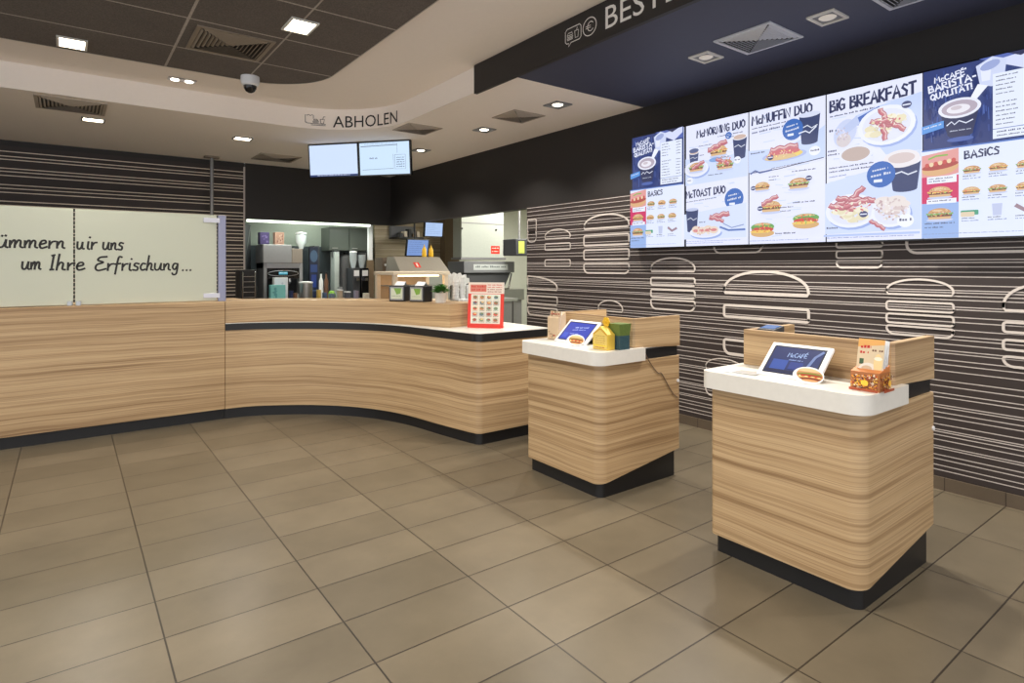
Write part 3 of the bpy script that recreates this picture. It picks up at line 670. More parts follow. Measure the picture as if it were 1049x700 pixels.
t2, a = screen_thing(2, 'middle menu screen headed McMUFFIN DUO with round blue badge'); art_bg(a)
a.hand('McMUFFIN DUO', .03, .115, .07, INK, width=.49, rot=-.02, w=.011); a.scribble(.03, .14, .38, .014, INK, -.02)
a.hand('ZU 2.00'.replace('2.00', 'MENU').replace('MENU', 'iST'), .03, .19, .001, INK) if False else a.scribble(.03, .17, .3, .024, (60,70,110), -.04)
a.poly([(0,.32),(.3,.34),(.55,.26),(W,.22),(W,.46),(0,.5)], (200,216,250))
a.cup(.50, .12, .16, .21, top=False); a.ell(.5, .12, .082, .02, (214,222,244)); a.badge(.37, .21, .082)
a.line([(.42,.25),(.47,.24),(.5,.26),(.55,.22)], .01, (230,236,250))
a.ell(.3, .4, .18, .04, (170,186,230)); a.bacon(.3, .345, .2, -.05); a.ell(.32, .395, .13, .032, (238,206,96)); a.ell(.3, .375, .13, .022, (206,96,100)); a.ell(.27, .41, .13, .022, (224,190,130))
a.scribble(.02, .34, .14, .018, INK); a.mini(.19, .4, .026); a.ell(.54, .40, .042, .036, (240,244,255)); a.scribble(.51, .39, .575, .018, INK)
a.line([(.01,.505),(.25,.50),(W-.01,.46)], .006, INK); a.line([(.02,.51),(.06,.49),(.1,.51),(.2,.5)], .014, (80,96,150)); a.scribble(.2, .485, .45, .01, INK, -.06)
a.burger(.12, .62, .13, 1); a.mini(.045, .63, .022); a.scribble(.18, .55, .26, .013, INK); a.scribble(.18, .575, .24, .013, INK)
a.burger(.42, .63, .16, 0); a.mini(.50, .60, .024); a.scribble(.37, .53, .55, .015, INK)
a.burger(.20, .79, .17, 1); a.bacon(.19, .74, .13, -.4); a.mini(.11, .80, .024); a.scribble(.28, .8, .38, .014, INK); a.scribble(.28, .83, .36, .012, INK); a.scribble(.38, .77, .55, .016, INK)
for (u, v) in ((.13, .98), (.48, .93)):
    a.ell(u, v-.03, .1, .035, (96,160,70)); a.ell(u, v+.02, .1, .03, (216,168,100)); a.ell(u, v-.01, .095, .022, (206,60,52)); a.ell(u-.02, v+.005, .09, .012, (240,196,80)); a.ell(u, v-.045, .07, .018, (222,180,120), a0=PI, a1=2*PI)
a.scribble(.24, 1.0, .40, .018, INK); a.scribble(.02, 1.055, .5, .009, (110,130,190))
a.spk(.13, .96, .09, .04, [(110,180,80), (226,60,50), (250,210,90), (80,140,60)], 34, .008); a.spk(.48, .91, .09, .04, [(110,180,80), (226,60,50), (250,226,150), (80,140,60)], 34, .008); a.spk(.3, .39, .13, .025, [(250,226,120), (210,90,100), (240,200,170)], 28, .008); a.build('display', SCREENART, t2)

t3, a = screen_thing(3, 'fourth menu screen headed BiG BREAKFAST with two large breakfast plates'); art_bg(a)
a.hand('BiG BREAKFAST', .03, .135, .082, INK, width=.55, rot=-.015, w=.013); a.scribble(.03, .165, .33, .017, INK, -.02)
a.poly([(.2,.2),(.35,.16),(W,.12),(W,.5),(.4,.5)], (196,212,250)); a.poly([(.2,.22),(.36,.16),(.36,.2),(.22,.27)], (60,96,180))
plate(a, .40, .30, .18, .135); egg(a, .36, .32, .1); egg(a, .44, .28, .09)
for (u, v, r) in ((.40,.25,1.1),(.42,.3,.3),(.39,.33,1.4),(.46,.31,.6),(.38,.27,.1)): a.bacon(u, v, .13, r)
a.mini(.53, .19, .03)
a.ell(.14, .31, .075, .1, (200,210,240), rot=.4); a.ell(.13, .36, .05, .05, (216,206,206)); a.poly([(.12,.27),(.22,.2),(.24,.26),(.15,.32)], (186,200,236))
a.ell(.21, .47, .115, .065, (232,236,250)); a.ell(.21, .47, .095, .05, (190,168,156))
a.scribble(.03, .27, .08, .024, INK); a.scribble(.02, .42, .08, .018, INK); a.scribble(.02, .445, .1, .018, INK)
a.scribble(.03, .545, .33, .016, INK, -.02); a.scribble(.03, .572, .32, .016, INK, -.02); a.scribble(.03, .61, .15, .013, (90,110,170), -.05)
a.poly([(0,.66),(.3,.6),(W,.5),(W,1.02),(0,1.03)], (206,220,252))
a.cup(.52, .56, .19, .19); a.ell(.50, .545, .11, .06, (238,232,232)); a.ell(.5, .54, .08, .035, (214,196,190)); a.badge(.375, .635, .09)
plate(a, .18, .87, .175, .12); egg(a, .2, .9, .1); egg(a, .12, .86, .08)
for (u, v, r) in ((.13,.81,-.3),(.17,.79,.2),(.21,.77,-.8),(.26,.80,.1),(.12,.84,.2),(.22,.82,-.2)): a.bacon(u, v, .15, r)
a.mini(.27, .90, .028)
plate(a, .44, .90, .12, .1)
for q in range(5): a.ell(.4+.025*q, .82+.03*(q % 3), .06, .03, (236,224,216)); a.ell(.4+.025*q, .845+.03*(q % 3), .05, .012, (216,196,190))
a.bacon(.36, .98, .1, .6); a.ell(.53, .96, .05, .045, (244,247,255)); a.scribble(.495, .945, .57, .026, INK); a.scribble(.02, .98, .1, .018, INK)
a.rect(0, 1.035, W, 1.05, (176,196,240)); a.scribble(.02, 1.055, .58, .010, (90,110,180))
a.spk(.44, .88, .1, .07, [(244,238,232), (210,190,186), (190,160,160), (232,220,226)], 50, .011); a.spk(.2, .85, .12, .04, [(206,90,100), (236,190,180), (240,232,206)], 30, .010); a.spk(.42, .29, .09, .07, [(240,236,214), (206,96,104), (226,210,160)], 30, .009); a.spk(.13, .32, .05, .05, [(196,180,190), (226,222,240)], 20, .010); a.build('display', SCREENART, t3)

t4, a = screen_thing(4, 'rightmost menu screen cut by the frame with McCAFE coffee and BASiCS'); art_bg(a); barista(a); basics(a); a.build('display', SCREENART, t4)

# ================================================================ CEILING FITTINGS
def square_light(x, y, z, sx, sy, label, group, spot=False):
    t = thing('downlight', label, 'ceiling light', (x, y, z), group)
    f = MB(); fw = .018
    for (a0, b0, a1, b1) in ((-sx/2, -sy/2, sx/2, -sy/2+fw), (-sx/2, sy/2-fw, sx/2, sy/2), (-sx/2, -sy/2+fw, -sx/2+fw, sy/2-fw), (sx/2-fw, -sy/2+fw, sx/2, sy/2-fw)):
        f.box(x+a0, y+b0, z-.012, x+a1, y+b1, z-.0005)
    if not spot:
        f.build('frame', WHITE if z > 3.1 else STEELD, t)
        MB().box(x-sx/2+fw, y-sy/2+fw, z-.007, x+sx/2-fw, y+sy/2-fw, z-.001).build('diffuser', LAMPW, t)
    else:
        f.build('frame', WHITE if spot == 2 else STEELD, t)
        q = MB(); q.box(x-sx/2+fw, y-sy/2+fw, z-.004, x+sx/2-fw, y+sy/2-fw, z-.001); q.build('baffle', GREYP, t)
        MB().lathe([(sx*.20, z-.012), (sx*.26, z-.0045)], x, y, 20).build('lens', LENS if spot == 1 else mat('unlit_lens', (200, 198, 196), .4, emit=(255, 240, 220), es=.25), t)
    return t
LG = 'recessed ceiling lights'
square_light(.03, 5.92, ZH-.012, .20, .26, 'square lit panel in the grey ceiling, far left near its edge', LG)
square_light(1.385, 4.49, ZH-.012, .20, .27, 'square lit panel in the grey ceiling right of the big air vent', LG)
square_light(.22, 7.78, ZL, .21, .18, 'small lit panel in low ceiling beside the left slotted vent', LG)
square_light(1.72, 7.83, ZL, .21, .18, 'small lit panel in low ceiling near the thin steel pole', LG)
square_light(3.83, 7.2, ZL, .2, .2, 'small round spot in square frame right of the hanging monitors', LG, 1)
square_light(3.83, 5.67, ZL, .2, .2, 'round spot in white ceiling, second from the dark soffit', LG, 1)
square_light(3.81, 4.37, ZL, .2, .2, 'round spot in white ceiling nearest the dark soffit', LG, 1)
square_light(3.83, 2.71, ZL, .2, .17, 'white framed spot in dark soffit above the leftmost menu screens', LG, 2)
square_light(3.83, 1.82, ZL, .2, .17, 'white framed spot in dark soffit to the right of the square vent', LG, 2)
t = thing('twin_spotlight', 'twin chrome spotlight in the white ceiling strip left of the camera', 'ceiling light', (.885, 6.5, ZH))
MB().box(.765, 6.45, ZH-.012, 1.005, 6.55, ZH-.0005).build('frame', CHROME, t, bevel=.003)
for dx in (-.06, .06): MB().lathe([(.032, ZH-.02), (.038, ZH-.0125)], .885+dx, 6.5, 16).build('lens', LENS, t)

def vent(x, y, z, sz, label, fm, sm, group='square ceiling air vents'):
    t = thing('ceiling_vent', label, 'air vent', (x, y, z), group)
    f = MB(); fw = .03*sz/.58; hs = sz/2
    for (a0, b0, a1, b1) in ((-hs, -hs, hs, -hs+fw), (-hs, hs-fw, hs, hs), (-hs, -hs+fw, -hs+fw, hs-fw), (hs-fw, -hs+fw, hs, hs-fw)):
        f.box(x+a0, y+b0, z-.010, x+a1, y+b1, z-.0006)
    f.build('frame', fm, t)
    MB().box(x-hs+fw, y-hs+fw, z-.0025, x+hs-fw, y+hs-fw, z-.0006).build('backing', BLACK, t)
    n = 8; 
    for sd in range(4):
        q = MB(); R = Matrix.Translation((x, y, z)) @ Matrix.Rotation(sd*PI/2, 4, 'Z')
        for i in range(1, n+1):
            d = (hs-fw)*i/(n+.3); w = d*.96; tk = (hs-fw)/n*.26
            vs = [(-w, d, -.003), (w, d, -.003), (w-.012, d-tk*1.7, -.016), (-w+.012, d-tk*1.7, -.016)]
            vs2 = [(v[0], v[1]+tk*.55, v[2]) for v in vs]
            V = [R @ Vector(v) for v in vs+vs2]
            q.add(V, [(0,1,2,3),(7,6,5,4),(3,2,6,7),(0,3,7,4),(1,2,6,5)])
        q.build('louvre', sm, t)
    return t
VG = mat('vent_grey_beige', (176, 164, 150), .6); VD = mat('vent_brown_grey', (140, 128, 112), .6)
vent(1.05, 5.20, ZH-.012, .56, 'large square vent set in the grey ceiling panels', VD, VD)
vent(.03, 7.22, ZL, .56, 'square vent in low white ceiling at far left', VG, VG)
vent(2.42, 8.95, ZL, .56, 'square vent in low ceiling behind the left hanging monitor', VG, VG)
vent(3.2, 6.1, ZL, .42, 'vent half hidden by the curved fascia above the hanging monitors', VG, VG)
vent(3.78, 4.96, ZL, .40, 'vent in white ceiling between the two spots near the dark soffit', VG, VG)
VB = mat('vent_pale', (200, 204, 214), .5)
vent(3.81, 2.28, ZL, .42, 'pale square vent in the dark soffit above the menu screens', VB, VB)
vent(3.81, 1.33, ZL, .42, 'pale square vent at the top edge of the picture in dark soffit', VB, VB)

t = thing('dome_camera', 'white dome security camera under the grey ceiling panels', 'camera', (1.38, 5.98, ZH-.012))
MB().lathe([(.082, ZH-.012), (.084, ZH-.05), (.078, ZH-.085), (.062, ZH-.10)], 1.38, 5.98, 24).build('housing', PLASTIC, t, smooth=True)
MB().lathe([(.058, ZH-.10), (.055, ZH-.125), (.04, ZH-.15), (.018, ZH-.163), (.002, ZH-.166)], 1.38, 5.98, 24).build('dome', BLACKG, t, smooth=True)

# hanging pick-up monitors
mc = (PX(370, 7.2), 7.2)
t = thing('monitor_mount', 'short black ceiling pole that carries the two hanging monitors', 'mount', (mc[0], mc[1], ZL))
MB().lathe([(.06, ZL-.001), (.06, ZL-.02), (.03, ZL-.025)], mc[0]+.06, mc[1]+.06, 16).build('flange', BLACK, t)
MB().box(mc[0]+.035, mc[1]+.035, 2.75, mc[0]+.085, mc[1]+.085, ZL-.02).build('pole', BLACK, t)
ang = math.radians(-(36.7+13))
R = Matrix.Rotation(ang, 4, 'Z')
b = MB(); M0 = Matrix.Translation((*mc, 2.81)) @ R
b.box(-.5, .045, -.03, .5, .075, .03, M=M0); b.build('crossbar', BLACK, t)
def monitor(M, w, h, name, label, draw, cat='monitor', tk=.05, bez=.016, group=None):
    base = M @ Vector((0, 0, 0)); t = thing(name, label, cat, base, group)
    mb = MB(); mb.box(-w/2, 0, -h/2, w/2, tk, h/2, M=M); cs_ = mb.build('casing', BLACKG, t, bevel=.003)
    O = M @ Vector((-w/2+bez, -.0005, h/2-bez)); U = (M.to_3x3() @ Vector((1, 0, 0))); V = (M.to_3x3() @ Vector((0, 0, -1)))
    a = Art(O, U, V); a.N = (M.to_3x3() @ Vector((0, -1, 0))).normalized(); draw(a, w-2*bez, h-2*bez); a.build('display', SCREENART, cs_)
    return t
def d_left(a, w, h): a.rect(0, 0, w, h*.94, (206, 224, 252)); a.rect(0, h*.94, w, h, (40, 60, 110)); a.scribble(w*.15, h*.95, w*.85, h*.04, (210, 220, 245))
def d_right(a, w, h):
    a.rect(0, 0, w, h, (204, 228, 250)); q = (70, 84, 120)
    a.line([(w*.03, h*.11), (w*.76, h*.09)], .008, q); a.line([(w*.76,h*.04),(w*.76,h*.35)], .003, q); a.scribble(w*.1, h*.03, w*.75, h*.03, (130,150,190))
    a.scribble(w*.2, h*.46, w*.36, h*.07, (120,136,170)); a.line([(w*.05,h*.84),(w*.68,h*.82),(w*.68,h*.38)], .004, q)
    a.line([(w*.71,h*.4),(w*.92,h*.4),(w*.92,h*.84),(w*.71,h*.84),(w*.71,h*.4)], .005, (130,146,180))
    for i in range(5): a.scribble(w*.74, h*(.47+.07*i), w*.9, h*.045, (90,104,150))
tl = math.radians(5)
for sx, lab, dr in ((-1, 'left of two hanging monitors, plain pale blue screen under the pick-up sign', d_left), (1, 'right of two hanging monitors, showing a line diagram', d_right)):
    M = Matrix.Translation((*mc, 2.80)) @ R @ Matrix.Translation((sx*.352-.02, -.03, 0)) @ Matrix.Rotation(tl, 4, 'X')
    monitor(M, .70, .43, 'hanging_monitor', lab, dr)

# ================================================================ SERVICE COUNTER
outer = [(1.20,6.15),(1.40,6.12),(1.60,6.03),(1.90,5.83),(2.16,5.56),(2.35,5.25),(2.47,4.90),(2.54,4.50),(2.60,4.20),(2.635,4.04)]
cur = catmull(outer, 5)
def offs(P, d):
    out = []
    for i, p in enumerate(P):
        a = P[max(i-1, 0)]; b = P[min(i+1, len(P)-1)]; dx, dy = b[0]-a[0], b[1]-a[1]; L = math.hypot(dx, dy)
        out.append((p[0]-dy/L*d*-1*-1, p[1]+dx/L*d*-1*-1) if False else (p[0]-(dy/L)*d, p[1]+(dx/L)*d))
    return out
def band(P, d0, d1, z0, z1, mb=None):
    """solid between offsets d0..d1 (towards the kitchen) of the path, convex pieces"""
    mb = mb or MB(); A_, B_ = offs(P, d0), offs(P, d1); n = len(P)
    vs = []
    for (a, b) in zip(A_, B_): vs += [(*a, z0), (*b, z0), (*b, z1), (*a, z1)]
    fs = []
    for i in range(n-1):
        o, q = 4*i, 4*(i+1)
        for k in range(4): fs.append((o+k, o+(k+1) % 4, q+(k+1) % 4, q+k))
    fs.append((0, 1, 2, 3)); e = 4*(n-1); fs.append((e+3, e+2, e+1, e))
    return mb.add(vs, fs)
straight = [(-5, 6.15), (1.197, 6.15)]
sc = thing('service_counter', 'long straight wood-grain counter with black plinth carrying the frosted glass', 'counter', (-1.9, 6.5, 0))
MB().box(-4.98, 6.15, .10, 1.197, 6.80, 1.118).build('body', WOOD, sc, bevel=.004)
MB().box(-4.98, 6.19, 0, 1.197, 6.76, .0995).build('plinth', BLACK, sc)
pc = thing('pickup_counter', 'curved wood-grain pick-up counter with black band, white end worktop and plinth', 'counter', (2.2, 5.0, 0))
end_x = 3.40
def foot(d, r=.06, right=end_x, y0=4.0):
    """plan of the curved counter, front face pushed back by d"""
    P = offs([(1.20, 6.15)]+cur[1:], d)
    P = [(1.20, P[0][1])]+[p for p in P[1:] if p[1] > y0+d+r]
    x0 = P[-1][0]+.012
    P += [(x0+r-r*math.cos(PI/2*k/6), y0+d+r-r*math.sin(PI/2*k/6)) for k in range(7)]
    P += [(right-d, y0+d), (right-d, 5.2), (3.0, 6.0), (2.45, 6.55), (1.85, 6.80), (1.20, 6.80)]
    return P
MB().prism(foot(0), .10, .842).build('body', WOOD, pc, smooth=True)
MB().prism(foot(.035), 0, .0995).build('plinth', BLACK, pc, smooth=True)
MB().prism(foot(-.006, right=end_x+.004), .8425, .904).build('band', BLACK, pc, smooth=True)
MB().prism(foot(.002, right=end_x), .9045, .910).build('worktop', WHITE, pc, smooth=True)
ins = []
base = [p for p in [(1.20, 6.15)]+cur[1:] if p[1] > 4.47]
P0 = []
for p in base:
    f = min(1, max(0, (6.0-p[1])/1.5)); P0.append((p, .006+.15*f*f))
A_ = [(1.20, 6.156)]+[offs(base, d)[i] for i, (p, d) in enumerate(P0)][1:]
B_ = [(1.20, 6.80)]+[offs(base, d+.40 if i > 3 else .64)[i] for i, (p, d) in enumerate(P0)][1:]
vs = []
for a_, b_ in zip(A_, B_): vs += [(*a_, .911), (*b_, .911), (*b_, 1.118), (*a_, 1.118)]
n = len(A_); fs = []
for i in range(n-1):
    for k_ in range(4): fs.append((4*i+k_, 4*i+(k_+1) % 4, 4*(i+1)+(k_+1) % 4, 4*(i+1)+k_))
fs += [(0,1,2,3), (4*n-1, 4*n-2, 4*n-3, 4*n-4)]
MB().add(vs, fs).build('raised_shelf', WOOD, pc, smooth=True)

# frosted glass screens with handwriting
YG = 6.215
def glass(x0, x1, label):
    t = thing('glass_screen', label, 'glass screen', ((x0+x1)/2, YG, 1.1185), 'frosted glass screens on the long counter')
    MB().box(x0, YG, 1.128, x1, YG+.012, 1.935).build('pane', FROST, t)
    return t
XS = PX(76, YG)
gl = glass(XS-1.1, XS-.006, 'left frosted glass screen on counter, lettered with the start of the slogan')
gr_ = glass(XS+.006, 1.135, 'right frosted glass screen on counter, held by a steel post')
glz = glass(XS-2.21, XS-1.112, 'frosted glass screen beyond the left picture edge')
def clamp(t, x, z, w=.05):
    MB().box(x-w/2, YG-.014, z-.02, x+w/2, YG+.026, z+.02).build('clamp', PLASTIC if z > 1.2 else STEEL, t, bevel=.004)
clamp(gl, XS-.03, 1.139, .035); clamp(gr_, XS+.03, 1.139, .035); clamp(glz, XS-1.15, 1.139, .035); clamp(gl, XS-1.07, 1.139, .035)
pst = thing('steel_post', 'flat blue-grey post holding the right edge of the frosted glass', 'post', (1.175, YG, 1.1185))
MB().box(1.148, YG-.012, 1.1185, 1.215, YG+.03, 1.935).build('upright', mat('blue_grey_metal', (150, 152, 176), .35, .5), pst, bevel=.003)
for z in (1.885, 1.175): MB().box(1.02, YG-.016, z-.022, 1.16, YG-.0125, z+.022).build('clamp', mat('pale_clamp', (206, 206, 214), .3, .4), pst, bevel=.0015)
aL = Art((0, YG-.0008, 0), (1, 0, 0), (0, 0, -1), .00002); aL.N = Vector((0, -1, 0))
aR = Art((0, YG-.0008, 0), (1, 0, 0), (0, 0, -1), .00002); aR.N = Vector((0, -1, 0))
def write(t, xa, xb, z, hgt, slope=0):
    """place a handwritten word between two world X; glyphs go to the pane they stand on"""
    Xa, Xb = PX(xa, YG), PX(xb, YG); gap = .04
    tot = sum(H[ch][0]+gap for ch in t)-gap; k = (Xb-Xa)/tot; x = 0
    for ch in t:
        gw, st = H[ch]; mid = Xa+(x+gw/2)*k; art = aL if mid < XS else aR
        for q in st:
            P = catmull(q, 6) if len(q) > 2 else q
            out = [(Xa+(x+a)*k+b*hgt*.12, -(z+slope*(Xa+(x+a)*k)+b*hgt)) for a, b in P]
            vs, fs = ribbon(out, .0155); art.raw(vs, fs, (34, 30, 28))
        x += gw+gap
write('k\u00fcmmern', -14, 67, 1.600, .125); write('wir', 78.5, 99, 1.597, .125); write('uns', 105, 126, 1.594, .125)
write('um', 22, 42, 1.425, .125); write('Ihre', 51, 87, 1.420, .125); write('Erfrischung', 97, 183, 1.415, .125); write('...', 186, 197, 1.412, .125)
INKM = mat('black_ink', (30, 28, 26), .5)
aL.build('lettering', INKM, gl); aR.build('lettering', INKM, gr_)

t = thing('steel_pole', 'thin steel pole rising to the ceiling behind the frosted glass', 'pole', (1.655, 9.4, 0))
MB().lathe([(.024, .0), (.024, ZL-.02)], 1.655, 9.4, 14).build('tube', STEELD, t, smooth=True)
MB().box(1.56, 9.33, ZL-.022, 1.75, 9.47, ZL-.0005).build('flange', VD, t)

# ================================================================ ORDER KIOSKS
def make_kiosk(y0, label):
    x0, x1, y1 = 2.64, 3.416, y0+.735
    t = thing('order_kiosk', label, 'kiosk counter', (3.0, y0+.36, 0), 'wood-grain order kiosks')
    MB().prism(rrect(x0, y0, x1, y1, (.07, .012, .012, .03), 10), lambda x, y: .09+.10*(x-x0)/(x1-x0), .834).build('body', WOOD, t, smooth=True)
    MB().prism(rrect(x0+.022, y0+.022, x1-.03, y1-.022, (.05, .006, .006, .02), 8), 0, lambda x, y: .0885+.10*(x-x0)/(x1-x0)).build('plinth', BLACK, t, smooth=True)
    MB().prism(rrect(x0+.03, y0+.014, x1-.006, y1-.014, .006, 2), .8345, .8995).build('band', BLACK, t)
    MB().prism(rrect(2.595, y0-.028, 3.03, y1+.028, (.085, .004, .004, .05), 10), .836, .9205).build('worktop', WHITE, t, bevel=.003, smooth=True) if False else \
    MB().prism(rrect(2.595, y0-.028, 3.03, y1+.028, (.085, .004, .004, .05), 10), .836, .9205).build('worktop', WHITE, t, smooth=True)
    th = .032; xi = 2.945
    U = rrect(xi, y0+.0, x1, y1, (.02, .003, .003, .006), 4)
    # three-sided upstand open towards the wall
    P = [(x1, y0), (x1, y0+th), (xi+th, y0+th), (xi+th, y1-th), (x1, y1-th), (x1, y1), (xi, y1), (xi, y0+.012), (xi+.012, y0)]
    mb = MB()
    mb.prism([(xi+.012, y0), (x1, y0), (x1, y0+th), (xi+th, y0+th), (xi, y0+th), (xi, y0+.012)], .9, 1.11)
    mb.prism([(xi, y0+th), (xi+th, y0+th), (xi+th, y1-th), (xi, y1-th)], .9, 1.11)
    mb.prism([(xi, y1-th), (x1, y1-th), (x1, y1), (xi, y1)], .9, 1.11)
    bm_ = mb
    # raise over worktop where they meet
    bm_.v = [(v[0], v[1], max(v[2], .921) if v[0] < 3.031 and v[2] < 1 else v[2]) for v in bm_.v]
    bm_.build('upstand', WOOD, t)
    MB().box(xi+th+.06, y0+th+.002, .9005, x1-.02, y1-th-.002, .906).build('staff_surface', WHITE, t)
    MB().lathe([(.011, 0), (.011, .006)], 0, 0, 12, M=Matrix.Translation((x1-.022, y0-.0005, .66)) @ Matrix.Rotation(PI/2, 4, 'X')).build('socket', PLASTIC, t)
    return t
k2 = make_kiosk(1.11, 'nearest wood order kiosk at right with white worktop, tablet and leaflet box')
k1 = dup(k2, (3.0, 1.11+.36+1.52, 0), 'farther wood order kiosk between the near kiosk and the pick-up counter')
DY = 1.52
# cable hanging on the farther kiosk
cb = MB(); pts = [(3.045, 2.628, .895), (3.07, 2.622, .86), (3.12, 2.6245, .80), (3.19, 2.6245, .725), (3.22, 2.6235, .715), (3.235, 2.6235, .70), (3.30, 2.6245, .62), (3.39, 2.6225, .53+.135)]
pts = [(3.045, 2.628, .895), (3.06, 2.623, .86), (3.12, 2.6255, .79), (3.18, 2.6255, .735), (3.215, 2.6255, .73), (3.27, 2.6255, .66), (3.34, 2.6255, .575), (3.392, 2.6255, .545)]
tag(cb.tube(catmull(pts, 4), .003, 6).build('cable', mat('brown_grey_cable', (120, 100, 84), .5), smooth=True), 'thin loose cable hanging down the side of the farther kiosk', 'cable')

def tablet(xc, y0, y1, label, drawer, zb=.925):
    yc = (y0+y1)/2; w = y1-y0
    t = thing('tablet', label, 'tablet', (xc+.08, yc, .921), 'tablets on the kiosks')
    tiltM = Matrix.Translation((xc, yc, zb)) @ Matrix.Rotation(-PI/2, 4, 'Z') @ Matrix.Rotation(math.radians(-48), 4, 'X')
    # local: x right (towards -Y), y into the body, z up along the face
    hgt = .215
    mb = MB(); mb.box(-w/2, 0, 0, w/2, .018, hgt, M=tiltM); fr_ = mb.build('frame', PLASTIC, t, bevel=.005)
    O = tiltM @ Vector((-w/2+.022, -.0004, hgt-.02)); U = tiltM.to_3x3() @ Vector((1, 0, 0)); V = tiltM.to_3x3() @ Vector((0, 0, -1))
    a = Art(O, U, V, .0001); a.N = (tiltM.to_3x3() @ Vector((0, -1, 0))).normalized()
    drawer(a, w-.044, hgt-.04); a.build('display', SCREENART, fr_)
    st = MB(); st.prism([(xc+.02, yc-.07), (xc+.16, yc-.07), (xc+.16, yc+.07), (xc+.02, yc+.07)], .9208, lambda x, y: .925+(x-xc)*.86)
    st.build('stand', DGREY, t)
    return t
def scr2(a, w, h):
    a.rect(0, 0, w, h, (16, 22, 48)); a.rect(.008, .008, w-.008, h-.008, (24, 44, 104)); a.rect(w*.1, h*.5, w*.4, h*.9, (50, 84, 170)); a.rect(.01, h*.85, w-.01, h-.01, (18, 28, 70))
    a.hand('McCAF\u00c9', w*.34, h*.38, .026, (170, 196, 240), width=w*.36, w=.004, rot=-.03); a.scribble(w*.4, h*.46, w*.66, .01, (150,176,230)); a.rect(w*.45, h*.55, w*.7, h*.8, (34, 60, 140))
    a.line([(w*.75,h*.95),(w*.85,h*.3),(w*.95,h*.1)], .014, (120,140,190))
def scr1(a, w, h):
    a.rect(0, 0, w, h, (20, 26, 60)); a.rect(.008, .008, w-.008, h-.008, (48, 70, 190))
    a.scribble(w*.35, h*.28, w*.8, .016, (200, 214, 250), -.1); a.scribble(w*.3, h*.42, w*.75, .012, (190,204,250), -.1); a.scribble(w*.3, h*.6, w*.6, .014, (160,180,240)); a.rect(w*.08, h*.6, w*.25, h*.85, (70, 96, 210))
tablet(2.715, 1.335, 1.635, 'white framed tablet with dark blue display on the nearest kiosk', scr2)
tablet(2.765, 2.90, 3.215, 'tablet with bright blue display on the farther kiosk', scr1)

def card_burger(x, y, z, label, w=.13):
    t = thing('burger_card', label, 'card', (x, y, z), 'burger shaped cards in front of the tablets')
    M = Matrix.Translation((x, y, z+.002)) @ Matrix.Rotation(math.radians(-53), 4, 'Z') @ Matrix.Rotation(math.radians(-40), 4, 'X')
    pts = [(w*.5*math.cos(a)*1.0, .045+.045*math.sin(a)) for a in [2*PI*k/24 for k in range(24)]]
    mb = MB(); n = len(pts)
    mb.add([M @ Vector((p[0], .0, p[1])) for p in pts]+[M @ Vector((p[0], .004, p[1])) for p in pts], [tuple(range(n)), tuple(range(2*n-1, n-1, -1))]+[(i, i+n, (i+1) % n+n, (i+1) % n) for i in range(n)])
    mb.build('card', PLASTIC, t)
    a = Art(M @ Vector((-w/2, -.0005, .09)), M.to_3x3() @ Vector((1, 0, 0)), M.to_3x3() @ Vector((0, 0, -1)), .0001); a.N = (M.to_3x3() @ Vector((0, -1, 0))).normalized()
    a.ell(w/2, .045, w*.47, .042, (236, 232, 226)); a.ell(w*.54, .044, w*.42, .034, (190, 140, 98), rot=.15); a.ell(w*.52, .026, w*.33, .018, (222, 184, 138), a0=PI, a1=2*PI, rot=.1); a.ell(w*.54, .040, w*.40, .008, (120, 130, 60), rot=.1); a.ell(w*.54, .048, w*.40, .009, (150, 66, 44), rot=.1); a.ell(w*.54, .056, w*.38, .006, (226,180,110), rot=.1); a.ell(w*.53, .064, w*.34, .008, (120, 62, 42), rot=.1); a.ell(w*.52, .072, w*.26, .006, (206,150,100), rot=.1)
    for i in range(7): a.ell(w*(.22+.1*i), .046+.002*i, .005, .003, (206,70,50) if i % 2 else (244,214,150))
    a.build('print', PRINT, t); return t
card_burger(2.665, 1.345, .9212, 'burger shaped card leaning below the tablet on the nearest kiosk')
card_burger(2.70, 2.925, .9212, 'burger shaped card leaning below the tablet on the farther kiosk', .12)
# flat leaflets
lf = thing('leaflet_fan', 'two flat leaflets lying left of the tablet on the nearest kiosk', 'leaflet', (2.70, 1.70, .921))
for dx, dy, r, z, colr in ((0, 0, .25, .9212, (186, 190, 196)), (.01, -.04, .05, .9226, (160, 158, 156))):
    M = Matrix.Translation((2.70+dx, 1.715+dy, z)) @ Matrix.Rotation(r, 4, 'Z'); MB().box(-.045, -.06, 0, .045, .06, .0012, M=M).build('leaflet', mat('leaflet_grey%d' % int(z*1e4), colr, .5, noise=.3, nscale=120), lf)

def print_patch(t, O, U, V, N, w, h, fn, name='print', step=.0001):
    a = Art(O, U, V, step); a.N = Vector(N).normalized(); fn(a, w, h); return a.build(name, PRINT, t)
